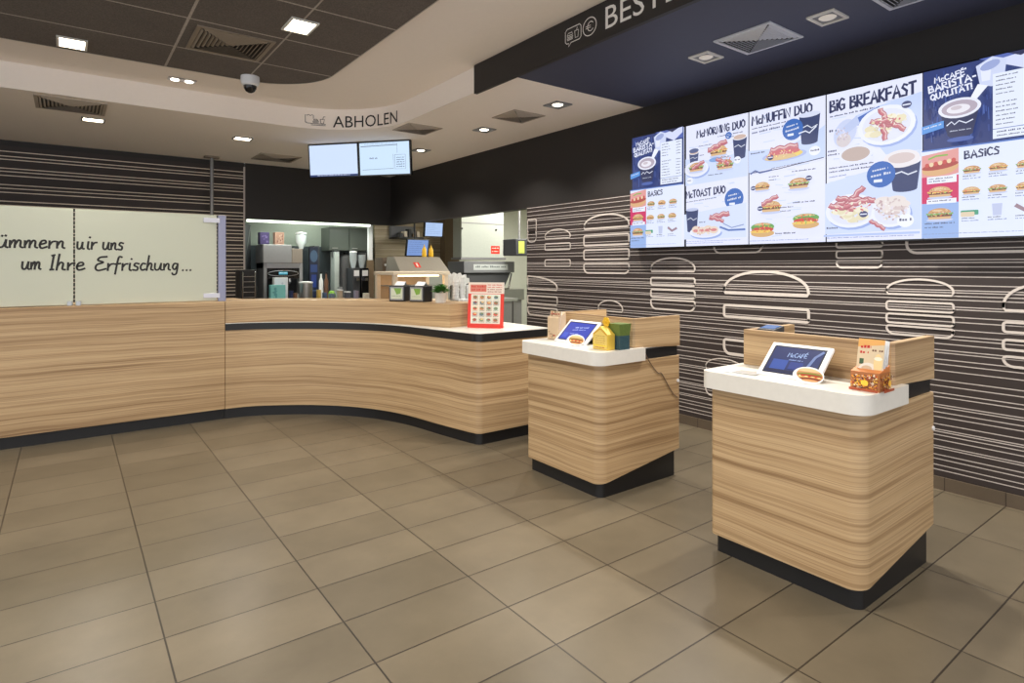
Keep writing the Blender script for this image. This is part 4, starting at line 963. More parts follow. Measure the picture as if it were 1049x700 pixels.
# leaflet dispenser on the nearest kiosk
ld = thing('leaflet_box', 'orange patterned leaflet box with upright leaflets on the nearest kiosk', 'leaflet box', (2.775, 1.14, .921))
bx = MB(); X0, X1, Y0, Y1 = 2.732, 2.835, 1.085, 1.200
MB().prism([(X0,Y0),(X1,Y0),(X1,Y1),(X0,Y1)], .921, lambda x, y: 1.0+(x-X0)*.25).build('box', mat('orange_card', (206, 128, 70), .5), ld)
def orange(a, w, h):
    a.rect(0, 0, w, h, (176, 112, 66))
    for _ in range(170):
        cc = random.choice([(236, 190, 70), (180, 60, 36), (240, 224, 200), (96, 50, 34), (244, 160, 50), (150,90,60)]); u, v = random.uniform(.008, w-.008), random.uniform(.008, h-.008)
        a.ell(u, v, random.uniform(.002, .006), random.uniform(.001, .004), cc, rot=random.uniform(0, 3), n=7)
    a.ell(w*.55, h*.55, w*.13, h*.16, (250, 196, 60)); a.rect(0, h*.86, w, h, (170, 80, 46))
print_patch(ld, (X0-.0004, Y1, 1.0), (0,-1,0), (0,0,-1), (-1,0,0), Y1-Y0, .079, orange)
print_patch(ld, (X0, Y0-.0004, 1.0), (1,0,0), (0,0,-1), (0,-1,0), X1-X0, .079, orange)
def leaf(a, w, h):
    a.rect(0, 0, w, h, (216, 196, 164)); a.hand('AiR', .01, .01, .001, (0,0,0)) if False else None
    a.poly([(0,0),(w,0),(w,h*.1),(0,h*.18)], (226, 170, 96)); a.scribble(w*.1, h*.14, w*.5, .018, (196, 44, 36), -.05); a.scribble(w*.1, h*.26, w*.42, .016, (196,44,36), -.05); a.scribble(w*.55, h*.2, w*.95, .016, (110, 70, 50))
    a.rect(w*.1, h*.42, w*.26, h*.54, (60, 90, 60)); a.ell(w*.45, h*.66, w*.38, h*.16, (226, 220, 210)); a.ell(w*.8, h*.5, w*.16, h*.2, (236, 206, 150)); a.ell(w*.8, h*.4, w*.15, h*.04, (244,232,210)); a.ell(w*.4, h*.62, w*.2, h*.06, (206,180,150))
for q in range(3):
    Mx = Matrix.Translation((X0+.02+q*.022, (Y0+Y1)/2-.003, .935)) @ Matrix.Rotation(math.radians(12), 4, 'Y') @ Matrix.Rotation(0, 4, 'Z')
    o = MB().box(0, -.053, 0, .003, .053, .205-.004*q, M=Mx).build('leaflet', PLASTIC, ld)
    if q == 0:
        a = Art(Mx @ Vector((-.0005, .053, .205)), (0, -1, 0), Mx.to_3x3() @ Vector((0, 0, -1)), .0001); a.N = (Mx.to_3x3() @ Vector((-1, 0, 0))); leaf(a, .106, .205); a.build('print', PRINT, o)
# leaflets in holder at left of the farther kiosk
lh = thing('leaflet_holder', 'beige and red leaflet holder standing left of the farther kiosk tablet', 'leaflet holder', (2.85, 3.27, .921))
MB().prism([(2.81, 3.215), (2.88, 3.215), (2.88, 3.335), (2.81, 3.335)], .921, lambda x, y: 1.08+(x-2.81)*.6).build('box', mat('beige_card', (200, 176, 146), .6), lh)
def leaf2(a, w, h):
    a.rect(0, 0, w, h, (206, 184, 152))
    for _ in range(60):
        cc = random.choice([(176, 60, 44), (120, 80, 60), (236, 220, 196), (90, 70, 60), (206, 110, 80)]); u, v = random.uniform(.008, w-.008), random.uniform(.008, h-.008); a.ell(u, v, random.uniform(.002, .008), random.uniform(.002, .008), cc, n=7)
    a.scribble(w*.1, h*.08, w*.9, .016, (170, 60, 50))
Mx = Matrix.Translation((2.806, 3.275, .93)) @ Matrix.Rotation(math.radians(10), 4, 'Y')
MB().box(0, -.06, 0, .003, .06, .2, M=Mx).build('leaflet', PLASTIC, lh)
a = Art(Mx @ Vector((-.0005, .06, .2)), (0,-1,0), Mx.to_3x3() @ Vector((0,0,-1)), .0001); a.N = Mx.to_3x3() @ Vector((-1,0,0)); leaf2(a, .12, .2); a.build('print', PRINT, lh)
# yellow house carton + green flared box
yc_ = thing('house_carton', 'yellow house shaped carton with pointed roof on the farther kiosk', 'carton', (2.75, 2.705, .921))
hp = MB(); Yc0, Yc1 = 2.645, 2.775
prof = [(Yc0, .921), (Yc1, .921), (Yc1, 1.02), ((Yc0+Yc1)/2, 1.07), (Yc0, 1.02)]
n = 5; hp.add([(2.72, y, z) for y, z in prof]+[(2.785, y, z) for y, z in prof], [tuple(range(n)), tuple(range(2*n-1, n-1, -1))]+[(i, (i+1) % n, (i+1) % n+n, i+n) for i in range(n)])
hp.build('box', mat('yellow_card', (214, 180, 70), .5), yc_)
def hface(a, w, h):
    a.poly([(.006,.05),(w/2,.008),(w-.006,.05),(w-.006,h-.005),(.006,h-.005)], (222, 196, 110)); 
    a.line([(.01,.052),(w/2,.016),(w-.01,.052)], .007, (196,140,30))
    for i in range(5): a.scribble(.02, .06+.014*i, w-.02, .007, random.choice([(160,110,50),(150,60,40),(120,130,60)]))
    a.rect(.006, h-.03, w-.006, h-.022, (236,210,60)); a.scribble(.02, h-.018, w-.02, .009, (190,90,30))
print_patch(yc_, (2.7196, Yc1, 1.07), (0,-1,0), (0,0,-1), (-1,0,0), Yc1-Yc0, .149, hface)
gb = thing('flared_box', 'dark green and blue flared card box beside the yellow carton', 'carton', (2.83, 2.66, .921))
def taper(x0, x1, y0, y1, z0, z1, k): 
    cx, cy = (x0+x1)/2, (y0+y1)/2; f = lambda p, q: ((cx+(p[0]-cx)*q, cy+(p[1]-cy)*q))
    B = [(x0,y0),(x1,y0),(x1,y1),(x0,y1)]; vs = [(*f(p, 1), z0) for p in B]+[(*f(p, k), z1) for p in B]
    return MB().add(vs, [(0,3,2,1),(4,5,6,7),(0,1,5,4),(1,2,6,5),(2,3,7,6),(3,0,4,7)])
taper(2.795, 2.885, 2.612, 2.70, .921, 1.01, 1.0).build('base', mat('deep_blue_card', (44, 74, 84), .5, noise=.3, nscale=90), gb)
taper(2.795, 2.885, 2.612, 2.70, 1.0105, 1.085, 1.18).build('sleeve', mat('green_card', (92, 112, 52), .5, noise=.2, nscale=60), gb)
fl = MB(); 
for k_ in range(6):
    a0 = PI*k_/3; fl.lathe([(.001, -.003), (.014, -.002), (.014, .002), (.001, .003)], 0, 0, 10, M=Matrix.Translation((2.775, 2.71+.018*math.cos(a0), 1.095+.018*math.sin(a0))) @ Matrix.Rotation(PI/2, 4, 'Y'))
fl.lathe([(.001, -.005), (.01, -.004), (.01, .004), (.001, .005)], 0, 0, 10, M=Matrix.Translation((2.773, 2.71, 1.095)) @ Matrix.Rotation(PI/2, 4, 'Y'))
flo = fl.build('flower', YELLOW, yc_)
# small device whose top shows over the upstand
t = thing('card_terminal', 'small blue topped device behind the upstand of the nearest kiosk', 'terminal', (3.05, 1.75, .9065))
MB().prism([(3.0, 1.70), (3.10, 1.70), (3.10, 1.80), (3.0, 1.80)], .9065, lambda x, y: 1.115+(x-3.0)*.15).build('housing', DGREY, t, bevel=.004)
Mz = Matrix.Translation((3.0, 1.75, 1.1155)) @ Matrix.Rotation(-math.atan(.15), 4, 'Y'); MB().box(.012, -.04, 0, .09, .04, .002, M=Mz).build('screen', mat('blue_glass_panel', (60, 96, 150), .2), t)

# ================================================================ THINGS ON THE PICK-UP COUNTER
# red framed poster stand
ps = thing('poster_stand', 'red framed tabletop poster stand on the white end of pick-up counter', 'poster stand', (2.945, 4.35, .9105))
Mp = Matrix.Translation((2.945, 4.35, .9105)) @ Matrix.Rotation(math.atan2(-.26, .21), 4, 'Z') @ Matrix.Rotation(math.radians(-6), 4, 'X')
MB().box(-.165, 0, 0, .165, .012, .30, M=Mp).build('frame', RED, ps, bevel=.003)
MB().box(-.165, .002, .3005, .165, .010, .40, M=Mp).build('header', PLASTIC, ps)
Mq = Matrix.Translation((2.945, 4.35, .9105)) @ Matrix.Rotation(math.atan2(-.26, .21), 4, 'Z')
MB().box(-.15, -.03, 0, .15, .09, .006, M=Mq).build('foot', RED, ps)
def poster(a, w, h):
    a.rect(0, 0, w, .1, (226, 210, 196)); a.rect(.02, .02, .17, .085, (206, 120, 100)); a.scribble(.03, .03, .16, .022, (196, 40, 30)); a.scribble(.03, .058, .16, .02, (196,50,36))
    for i in range(4): a.scribble(.18, .018+.02*i, w-.02, .013, random.choice([(150,70,60),(110,100,100),(200,60,50)]))
    a.rect(.03, .105, w-.03, h-.035, (232, 226, 212))
    for r in range(5):
        for q in range(4):
            u, v = .042+.064*q, .112+.05*r
            a.rect(u, v, u+.056, v+.043, random.choice([(206,196,178),(214,220,206),(190,186,176),(226,206,180)]))
            a.ell(u+.026, v+.02, .02, .014, random.choice([(160,90,60),(120,140,110),(190,120,70),(90,110,120),(200,80,60)]), n=10); a.ell(u+.03, v+.014, .013, .007, random.choice([(226,190,120),(150,60,44),(100,120,70)]), n=8)
            a.scribble(u+.004, v+.036, u+.05, .006, (70, 64, 60))
a = Art(Mp @ Vector((-.165, -.001, .40)), Mp.to_3x3() @ Vector((1,0,0)), Mp.to_3x3() @ Vector((0,0,-1)), .00006); a.N = (Mp.to_3x3() @ Vector((0,-1,0))); poster(a, .33, .4); a.build('print', PRINT, ps)

# plant
pl = thing('potted_plant', 'small leafy green plant in a white pot on the raised shelf', 'plant', (2.735, 4.76, 1.1185))
MB().lathe([(.045, 1.1185), (.062, 1.205), (.066, 1.21), (.058, 1.208), (.05, 1.19)], 2.735, 4.76, 20).build('pot', WHITE, pl, smooth=True)
lv = MB()
for i in range(260):
    a0 = random.uniform(0, 2*PI); el = random.uniform(.15, 1.4); r = random.uniform(.03, .085)
    cpos = Vector((2.735+r*math.cos(a0)*math.cos(el), 4.76+r*math.sin(a0)*math.cos(el), 1.205+r*math.sin(el)*.95)); q = .017
    Rm = Matrix.Rotation(a0, 3, 'Z') @ Matrix.Rotation(-el*.6, 3, 'Y'); 
    lv.add([cpos+Rm @ Vector(v) for v in ((-q, 0, 0), (0, -q*.6, .004), (q*1.3, 0, -.004), (0, q*.6, .004))], [(0,1,2,3)])
lv.build('foliage', GREEN, pl, fix=False)
# napkin dispensers
def napkin(x, y, rot, label):
    t = thing('napkin_dispenser', label, 'napkin dispenser', (x, y, 1.1185), 'napkin dispensers on the raised shelf')
    M = Matrix.Translation((x, y, 1.1185)) @ Matrix.Rotation(rot, 4, 'Z')
    MB().box(-.085, -.07, 0, .085, .07, .15, M=M).build('casing', BLACK, t, bevel=.008)
    MB().box(-.072, -.0745, .012, .072, -.0705, .138, M=M).build('face_plate', STEELD, t, bevel=.002)
    a = Art(M @ Vector((-.06, -.0752, .125)), M.to_3x3() @ Vector((1,0,0)), (0,0,-1), .0001); a.N = M.to_3x3() @ Vector((0,-1,0))
    a.rect(0, 0, .12, .1, (196, 200, 176)); a.poly([(.03,0),(.11,0),(.1,.05),(.06,.06)], (120, 160, 60)); a.scribble(.01, .07, .1, .01, (130,140,120)); a.build('label_print', PRINT, [c for c in t.children if c.name.startswith('face_plate')][0])
    MB().add([M @ Vector(v) for v in ((-.05,-.03,.151),(.05,-.03,.151),(.06,.0,.185),(-.04,.01,.19),(-.05,.04,.151),(.05,.04,.151))], [(0,1,2,3),(3,2,5,4)]).build('napkin', PLASTIC, t)
    return t
napkin(2.555, 5.215, -.95, 'left of two napkin dispensers on the raised shelf')
napkin(2.66, 5.0, -1.1, 'right of two napkin dispensers, next to the potted plant')

# ================================================================ DRINK STATION AT THE BACK (left opening)
def K(x0, x1, y0, y1, Y, dep=0):
    """world X0, X1, z bottom, z top of something seen in that window of the photo, standing at depth Y"""
    X0, X1 = PX(x0, Y+dep), PX(x1, Y); Xm = (X0+X1)/2
    return X0, X1, PZ(y1, Xm, Y), PZ(y0, Xm, Y)
bb = thing('back_bench', 'long steel back bench under the drink machines behind the counter', 'bench', (3.4, 10.1, 0))
MB().box(2.2, 9.55, .86, 4.2, KB-.02, .90).build('top', STEEL, bb, bevel=.004)
MB().box(2.22, 9.6, .08, 4.18, KB-.03, .8595).build('cabinet', STEELD, bb)
MB().box(2.24, 9.65, 0, 4.16, KB-.05, .0795).build('plinth', BLACK, bb)
BZ = .9005
# coffee machine
x0, x1, z0, z1 = K(265, 310, 273, 306, 9.95, .3)
cm = thing('coffee_machine', 'wide steel coffee machine with black front panel behind the counter', 'coffee machine', ((x0+x1)/2, 10.15, BZ))
MB().box(x0, 9.95, BZ, x0+.05, 10.4, 1.50).build('side_panel', STEELD, cm); MB().box(x1-.05, 9.95, BZ, x1, 10.4, 1.50).build('side_panel', STEELD, cm)
MB().box(x0+.051, 10.1, BZ, x1-.051, 10.4, 1.25).build('back_panel', BLACK, cm)
MB().box(x0+.051, 9.96, 1.25, x1-.051, 10.4, 1.42).build('front_panel', BLACKG, cm)
fr = MB()
for k_ in range(24):
    pass
fr.tube([((x0+x1)/2+.24*math.cos(2*PI*k_/24), 9.955, 1.335+.045*math.sin(2*PI*k_/24)) for k_ in range(25)], .006, 6); fr.build('oval_trim', CHROME, cm)
a = Art(((x0+x1)/2-.07, 9.9585, 1.36), (1,0,0), (0,0,-1)); a.N = Vector((0,-1,0)); a.rect(0,0,.14,.045,(60,150,170)); a.scribble(.01,.01,.13,.018,(210,240,240)); a.build('display', SCREENART, cm)
tp = MB(); tp.box(x0-.02, 9.93, 1.4205 if False else 1.42, x1+.0, 10.42, 1.80); tp.build('hopper_housing', STEELD, cm, bevel=.01) if False else None
MB().box(x0-.01, 9.93, 1.5005, x1-.18, 10.42, 1.80).build('hopper_housing', mat('pale_steel', (150, 148, 150), .45, .3), cm, bevel=.01)
MB().box(x1-.175, 9.95, 1.5005, x1+.0, 10.42, 1.74).build('hopper_cover', mat('warm_steel', (150, 138, 128), .45, .3), cm, bevel=.008)
MB().box(x0, 9.96, 1.4205, x1, 10.4, 1.4995).build('shelf', STEEL, cm)
for sx in (-.12, .12): MB().lathe([(.02, 1.25), (.02, 1.2), (.012, 1.16)], (x0+x1)/2+sx, 10.02, 12).build('spout', CHROME, cm)
def boxthing(name, label, cat, x0, x1, y0, y1, Y, dep, m, zb=None, zt=None, bev=.004, lid=None, artf=None, group=None):
    X0, X1, zb_, zt_ = K(x0, x1, y0, y1, Y, dep); zb = zb if zb is not None else zb_; zt = zt if zt is not None else zt_
    t = thing(name, label, cat, ((X0+X1)/2, Y+dep/2, zb), group)
    MB().box(X0, Y, zb, X1, Y+dep, zt).build('body', m, t, bevel=bev)
    if lid: MB().box(X0-.006, Y-.006, zt+.0005, X1+.006, Y+dep+.006, zt+.02).build('lid', lid, t, bevel=.003)
    if artf:
        a = Art((X0+.008, Y-.0006, zt-.008), (1,0,0), (0,0,-1)); a.N = Vector((0,-1,0)); artf(a, X1-X0-.016, zt-zb-.016); a.build('print', PRINT, t)
    return t
def blotch(base, cols, n=14):
    def f(a, w, h):
        a.rect(0, 0, w, h, base)
        for _ in range(n): a.ell(random.uniform(w*.15, w*.85), random.uniform(h*.15, h*.85), w*random.uniform(.05, .14), h*random.uniform(.05, .12), random.choice(cols), n=8)
    return f
boxthing('carton', 'purple patterned carton on top of the coffee machine, left one', 'carton', 264, 276, 238, 253, 10.0, .15, PURPLE, zb=1.8005, artf=blotch((66, 56, 96), [(110,96,140),(60,50,90)]))
boxthing('carton', 'brownish pink carton on top of the coffee machine, right of the purple one', 'carton', 279.5, 291, 238, 251, 10.0, .15, PINKC, zb=1.8005, artf=blotch((150, 116, 100), [(110,70,64),(176,150,134)]))
boxthing('carton', 'white carton standing behind the teal one in front of the coffee machine', 'carton', 279, 295, 284.5, 303, 9.80, .10, PLASTIC, zb=BZ, artf=blotch((226, 228, 238), [(200,204,220)], 5))
boxthing('carton', 'pale teal carton on the bench in front of the coffee machine', 'carton', 275.5, 292.5, 292, 305, 9.66, .10, TEAL, zb=BZ, artf=blotch((126, 196, 196), [(160,216,214),(90,160,166)], 8))
# canister
X0, X1, z0, z1 = K(308.5, 322, 289, 307, 9.66)
t = thing('canister', 'ribbed steel canister on the bench right of the coffee machine', 'canister', ((X0+X1)/2, 9.76, BZ)); r = (X1-X0)/2
MB().lathe([(r, BZ), (r, z1-.02)], (X0+X1)/2, 9.76, 24).build('body', STEEL, t, smooth=True); MB().lathe([(r+.006, z1-.0195), (r+.006, z1), (r*.3, z1+.01)], (X0+X1)/2, 9.76, 24).build('rim', PLASTIC, t, smooth=True)
# glass bean hopper
Xc = (PX(310, 10.1)); t = thing('bean_hopper', 'clear bean hopper on a steel neck above the coffee machine', 'hopper', (Xc, 10.18, 1.741))
MB().lathe([(.03, 1.741), (.05, 1.80), (.085, 1.85), (.09, 1.97), (.07, 1.99)], Xc, 10.18, 20).build('jar', mat('milky_clear_plastic', (220, 228, 230), .15), t, smooth=True)
MB().lathe([(.092, 1.9905), (.092, 2.02), (.02, 2.03)], Xc, 10.18, 20).build('lid', PLASTIC, t)
# blue cooler / drink dispenser
t = boxthing('drink_dispenser', 'tall blue lit drink dispenser right of the coffee machine', 'dispenser', 316, 327, 252, 298, 10.15, .3, DGREY, zb=BZ)
X0, X1, z0, z1 = K(316, 327, 252, 298, 10.15)
a = Art((X0+.02, 10.1494, z1-.02), (1,0,0), (0,0,-1)); a.N = Vector((0,-1,0)); w_, h_ = X1-X0-.04, z1-BZ-.04
a.rect(0,0,w_,h_,(30,44,72)); a.ell(w_*.5,h_*.18,w_*.45,h_*.12,(96,130,160)); a.rect(w_*.1,h_*.35,w_*.9,h_*.5,(60,90,150)); a.rect(w_*.2,h_*.55,w_*.8,h_*.8,(50,80,160)); a.scribble(w_*.1,h_*.85,w_*.9,.03,(150,180,220)); a.build('front_picture', attr_mat('backlit_picture', True, .45), t)
for (xx, cc, lab) in ((328.9, 'white', 'slim white bottle beside the blue drink dispenser'), (334.2, 'brown', 'slim brown bottle beside the blue drink dispenser')):
    Xc = PX(xx, 10.0); t = thing('bottle', lab, 'bottle', (Xc, 10.0, BZ)); m_ = PLASTIC if cc == 'white' else mat('brown_bottle', (110, 78, 60), .3)
    MB().lathe([(.035, BZ), (.035, BZ+.30), (.015, BZ+.36), (.015, BZ+.42)], Xc, 10.0, 14).build('body', m_, t, smooth=True); MB().lathe([(.018, BZ+.4205), (.018, BZ+.45)], Xc, 10.0, 12).build('cap', BLACK, t)
# dark cabinet hood at the top right of this opening
X0, X1, z0, z1 = K(337, 377, 231, 256, 10.2)
t = thing('wall_cabinet', 'dark grey wall cabinet above the grinders at the back', 'cabinet', ((X0+X1)/2, 10.4, 1.75))
MB().box(X0, 10.2, 1.72, X1, KB-.002, 2.13).build('body', mat('dark_olive_grey', (70, 76, 70), .4), t, bevel=.005)
for q in range(2):
    xa = X0+(X1-X0)*q/2; d_ = MB().box(xa+.01, 10.185, 1.73, xa+(X1-X0)/2-.01, 10.1995, 2.12).build('door', mat('olive_grey_door', (84, 90, 84), .35), t, bevel=.003); MB().box(xa+.05, 10.172, 1.76, xa+.15, 10.1848, 1.775).build('handle', STEEL, d_)
MB().box(X0+.05, 10.15, 1.60, X0+.09, 10.2, 1.719).build('bracket', STEEL, t)
# tall pale panel + grey cylinder + green
boxthing('syrup_rack', 'tall pale grey rack beside the grey urn', 'rack', 338.5, 347.5, 258, 286, 10.1, .2, mat('pale_grey_panel', (176, 184, 180), .4), zb=BZ, lid=DGREY)
Xc = PX(354.5, 10.3); t = thing('urn', 'tall grey cylindrical urn at the back of the drink station', 'urn', (Xc, 10.38, BZ))
MB().lathe([(.11, BZ), (.115, BZ+.04), (.105, BZ+.05), (.105, 1.62), (.11, 1.63), (.07, 1.66)], Xc, 10.38, 24).build('body', STEELD, t, smooth=True); MB().lathe([(.02, 1.66), (.03, 1.68), (.005, 1.70)], Xc, 10.38, 12).build('knob', BLACK, t); MB().tube([(Xc, 10.28, 1.02), (Xc, 10.22, 1.02), (Xc, 10.21, .98)], .01).build('tap', CHROME, t)
Xc = PX(340.5, 9.75); t = thing('lime_bowl', 'bright green round jar on the bench before the pale rack', 'jar', (Xc, 9.78, BZ))
MB().lathe([(.04, BZ), (.06, BZ+.04), (.06, BZ+.09), (.04, BZ+.13), (.03, BZ+.14)], Xc, 9.78, 18).build('body', mat('lime_green_plastic', (120, 170, 50), .4), t, smooth=True)
# grinder
for (xa, xb, yt, lab, mm) in ((361.5, 369, 257, 'white topped coffee grinder at the end of the drink station', PLASTIC), (370, 378, 259, 'black coffee grinder beside the white topped one', BLACKG)):
    X0, X1, z0, z1 = K(xa, xb, yt, 300, 9.85); Xm = (X0+X1)/2; r = (X1-X0)/2
    t = thing('coffee_grinder', lab, 'grinder', (Xm, 10.0, BZ))
    MB().box(X0, 9.85, BZ, X1, 10.15, 1.42).build('body', mm if mm is BLACKG else DGREY, t, bevel=.012)
    MB().lathe([(r*.5, 1.421), (r*.95, 1.56), (r*.95, z1-.03)], Xm, 10.0, 18).build('hopper', CLEAR, t, smooth=True)
    MB().lathe([(r, z1-.0295), (r, z1-.01), (r*.4, z1)], Xm, 10.0, 18).build('lid', mm, t, smooth=True)
    MB().box(Xm-.03, 9.78, 1.2, Xm+.03, 9.8495, 1.25).build('spout', CHROME, t); MB().box(X0+.02, 9.846, 1.28, X1-.02, 9.8495, 1.38).build('label_plate', PLASTIC, t)
# small goods row on the bench
row = [(324, 329, 297, 'mustard yellow', (200,170,90)), (330, 335, 300, 'blue', (74,96,130)), (336.5, 343, 301, 'grey blue', (110,124,140)), (345, 351, 298, 'beige', (190,170,150)), (352.5, 359, 300, 'slate', (90,92,104)), (362, 367.5, 298, 'lilac grey', (140,132,150)), (371.5, 378.5, 300.5, 'cream', (206,196,180))]
for (xa, xb, yt, cn, cc) in row:
    boxthing('tub', 'small %s tub in the row at the front of the bench' % cn, 'tub', xa, xb, yt, 308, 9.62, .10, mat('tub_'+cn.replace(' ', '_'), cc, .5), zb=BZ, lid=PLASTIC if cn in ('beige', 'slate') else None, group='small tubs along the bench front')
for (px_, yy_, hh_, rr_, nm, cc) in ((298, 9.70, .16, .035, 'tall dark blue cup on the bench in front of the coffee spouts', (40, 50, 90)), (302.5, 9.72, .12, .035, 'small brown cup beside the dark blue cup', (120, 84, 62)), (306, 9.9, .10, .03, 'small white cup near the ribbed canister', (226, 226, 224)), (348, 9.78, .2, .04, 'steel milk jug between the green jar and the grinders', (150, 152, 156))):
    Xc = PX(px_, yy_); t = thing('cup' if 'cup' in nm else 'milk_jug', nm, 'cup' if 'cup' in nm else 'jug', (Xc, yy_, BZ))
    MB().lathe([(rr_*.75, BZ), (rr_, BZ+hh_*.97), (rr_*1.06, BZ+hh_), (rr_*.8, BZ+hh_-.005)], Xc, yy_, 16).build('body', mat('cup_%d' % px_, cc, .4), t, smooth=True)
# left: dark equipment in front of the striped wall
X0, X1, z0, z1 = K(249, 260, 228, 270, 9.8)
t = thing('side_panel_screen', 'dark leaning glass side panel at the left edge of the opening', 'panel', (2.2, 9.9, BZ))
MB().prism([(2.17, 9.85), (2.20, 9.85), (2.42, 10.45), (2.39, 10.45)], BZ, 2.12).build('pane', DGREY, t); MB().tube([(2.19, 9.86, 1.5), (2.40, 10.4, 2.1)], .012).build('rail', STEEL, t)
X0, X1, z0, z1 = K(246, 263, 268, 306, 9.2)
t = thing('drink_tower', 'dark dispenser with chrome bars just right of the glass post', 'dispenser', ((X0+X1)/2, 9.35, 0))
MB().box(X0, 9.2, .0, X1, 9.5, 1.40).build('body', BLACK, t, bevel=.01)
for q in range(5): MB().tube([(X0+.03, 9.17, 1.0+q*.075), (X1-.03, 9.17, 1.0+q*.075)], .006, 6).build('bar', CHROME, t)
for sx in (X0+.03, X1-.03): MB().tube([(sx, 9.17, .95), (sx, 9.17, 1.36), (sx, 9.2, 1.37)], .008, 6).build('upright', CHROME, t)
# white post at the corner between the two openings
t = thing('corner_post', 'white upper and brown lower post where the two openings meet', 'post', (4.35, 9.76, 0))
Xp = PX(380.5, 9.9); t.location = (Xp, 9.96, 0)
MB().box(Xp-.035, 9.93, 1.56, Xp+.035, 10.0, 2.72).build('upper', PLASTIC, t); MB().box(Xp-.05, 9.92, 0, Xp+.05, 10.01, 1.5595).build('lower', BROWNCOL, t)

# ================================================================ KITCHEN (right opening)
# warming station in the service area
WY = 7.6
X0, X1, z0, z1 = K(388, 459, 279, 308, WY, .5); zt = z1-.04
t = thing('pass_station', 'lit cream heated pass station behind the napkin dispensers', 'heated station', ((X0+X1)/2, WY+.3, 0))
CREAM = mat('cream_enamel', (238, 222, 200), .4)
MB().box(X0, WY, 0, X1, WY+.65, .93).build('cabinet', STEELD, t)
MB().box(X0-.02, WY-.03, .9305, X1+.02, WY+.67, .955).build('top', CREAM, t)
for xx in (X0+.03, X1-.03):
    for yy in (WY+.03, WY+.6): MB().box(xx-.03, yy-.03, .9555, xx+.03, yy+.03, zt).build('post', CREAM, t)
MB().box(X0+.061, WY+.6, .9555, X1-.061, WY+.625, zt).build('back_panel', mat('amber_metal', (206, 180, 148), .4), t)
MB().box(X0-.02, WY-.02, zt+.0005, X1+.02, WY+.64, zt+.05).build('hood', CREAM, t, bevel=.005)
MB().box(X0+.1, WY+.1, zt-.02, X1-.1, WY+.18, zt-.001).build('heat_lamp', mat('heat_lamp', (255,255,255), .5, emit=(255, 214, 160), es=7), t)
MB().box(X0+.061, WY+.3, (zt+.955)/2+.02, X1-.061, WY+.569, (zt+.955)/2+.035).build('shelf', STEEL, t)
for i, (xx, cc) in enumerate(((408, (236, 230, 220)), (416, (230, 214, 190)), (424, (240, 236, 230)), (433, (214, 190, 160)))):
    X0_ = PX(xx, WY+.12); o = taper(X0_-.05, X0_+.05, WY+.08, WY+.2, .956, 1.10+.02*(i % 2), 1.15).build('wrapped_item', mat('paper_wrap%d' % i, cc, .6)); tag(o, ['white paper bag leftmost in the lit station', 'cream paper bag second in the lit station', 'white paper bag third in the lit station', 'tan paper bag rightmost in the lit station'][i], 'food bag', 'food bags in the lit station')
# sloped steel warmer above / behind
X0, X1, z0, z1 = K(399, 461, 263, 279, 8.45, .4)
t = thing('steel_warmer', 'sloped steel warming cabinet with red label behind the pass station', 'warmer', ((X0+X1)/2, 8.7, 0))
MB().add([(X0,8.45,z0),(X1,8.45,z0),(X1-.03,8.75,z1),(X0+.03,8.75,z1),(X0,9.0,z0),(X1,9.0,z0),(X1-.03,9.0,z1),(X0+.03,9.0,z1)], [(0,1,2,3),(1,5,6,2),(5,4,7,6),(4,0,3,7),(3,2,6,7),(0,4,5,1)]).build('hood', mat('light_steel', (158, 152, 142), .35, .4), t)
MB().box(X0, 8.45, 0, X1, 9.0, z0-.0005).build('cabinet', STEEL, t)
SBX, SBZ = X1-.25, z1; xm = PX(430, 8.5); dzz = (z1-z0); sl = Vector((0, .3, dzz)).normalized(); nn = Vector((0, -dzz, .3)).normalized(); pc0 = Vector((xm, 8.45+.3*.45, z0+dzz*.45))
def red_label(a, w, h): a.rect(0, 0, w, h, (200, 50, 40)); a.rect(w*.35, h*.15, w*.65, h*.85, (236, 200, 190)); a.rect(w*.1, h*.4, w*.3, h*.6, (90,30,30))
a = Art(pc0-Vector((.05, 0, 0))+sl*.07+nn*.001, (1,0,0), -sl); a.N = nn; red_label(a, .1, .13); a.build('label_plate', PRINT, t)
# grey perforated panel
t = boxthing('pan_rack', 'grey brown rack side with holes left of the pass station', 'rack', 384, 397, 264, 300, 9.1, .3, mat('taupe_metal', (110, 96, 82), .5, .2), zb=0)
X0, X1, z0, z1 = K(384, 397, 264, 300, 9.1, .3)
for q in range(3): MB().lathe([(.02, 0), (.02, .004)], 0, 0, 12, M=Matrix.Translation((X0+.05+.07*q, 9.098, z1-.12)) @ Matrix.Rotation(PI/2, 4, 'X')).build('hole_ring', PLASTIC, t)
# wall monitors
def blue_scr(cc, dark=False):
    def f(a, w, h):
        a.rect(0, 0, w, h, cc)
        for i in range(6): a.scribble(w*.08, h*(.12+.13*i), w*random.uniform(.5, .9), h*.05, tuple(max(0, v-40) for v in cc))
    return f
def kmon(x0, x1, y0, y1, Y, tilt, lab, cc, yaw=0):
    X0, X1, z0, z1 = K(x0, x1, y0, y1, Y)
    M = Matrix.Translation(((X0+X1)/2, Y, (z0+z1)/2)) @ Matrix.Rotation(yaw, 4, 'Z') @ Matrix.Rotation(tilt, 4, 'X')
    t = monitor(M, X1-X0, z1-z0, 'kitchen_monitor', lab, blue_scr(cc), group='kitchen order monitors')
    MB().tube([M @ Vector((0, .04, 0)), M @ Vector((0, .12, .1)), ((X0+X1)/2, Y+.15, 2.749)], .015, 8).build('arm', BLACK, t)
kmon(435, 454, 227.5, 243, 9.2, .12, 'pale blue kitchen monitor high beside the brown column', (170, 196, 236))
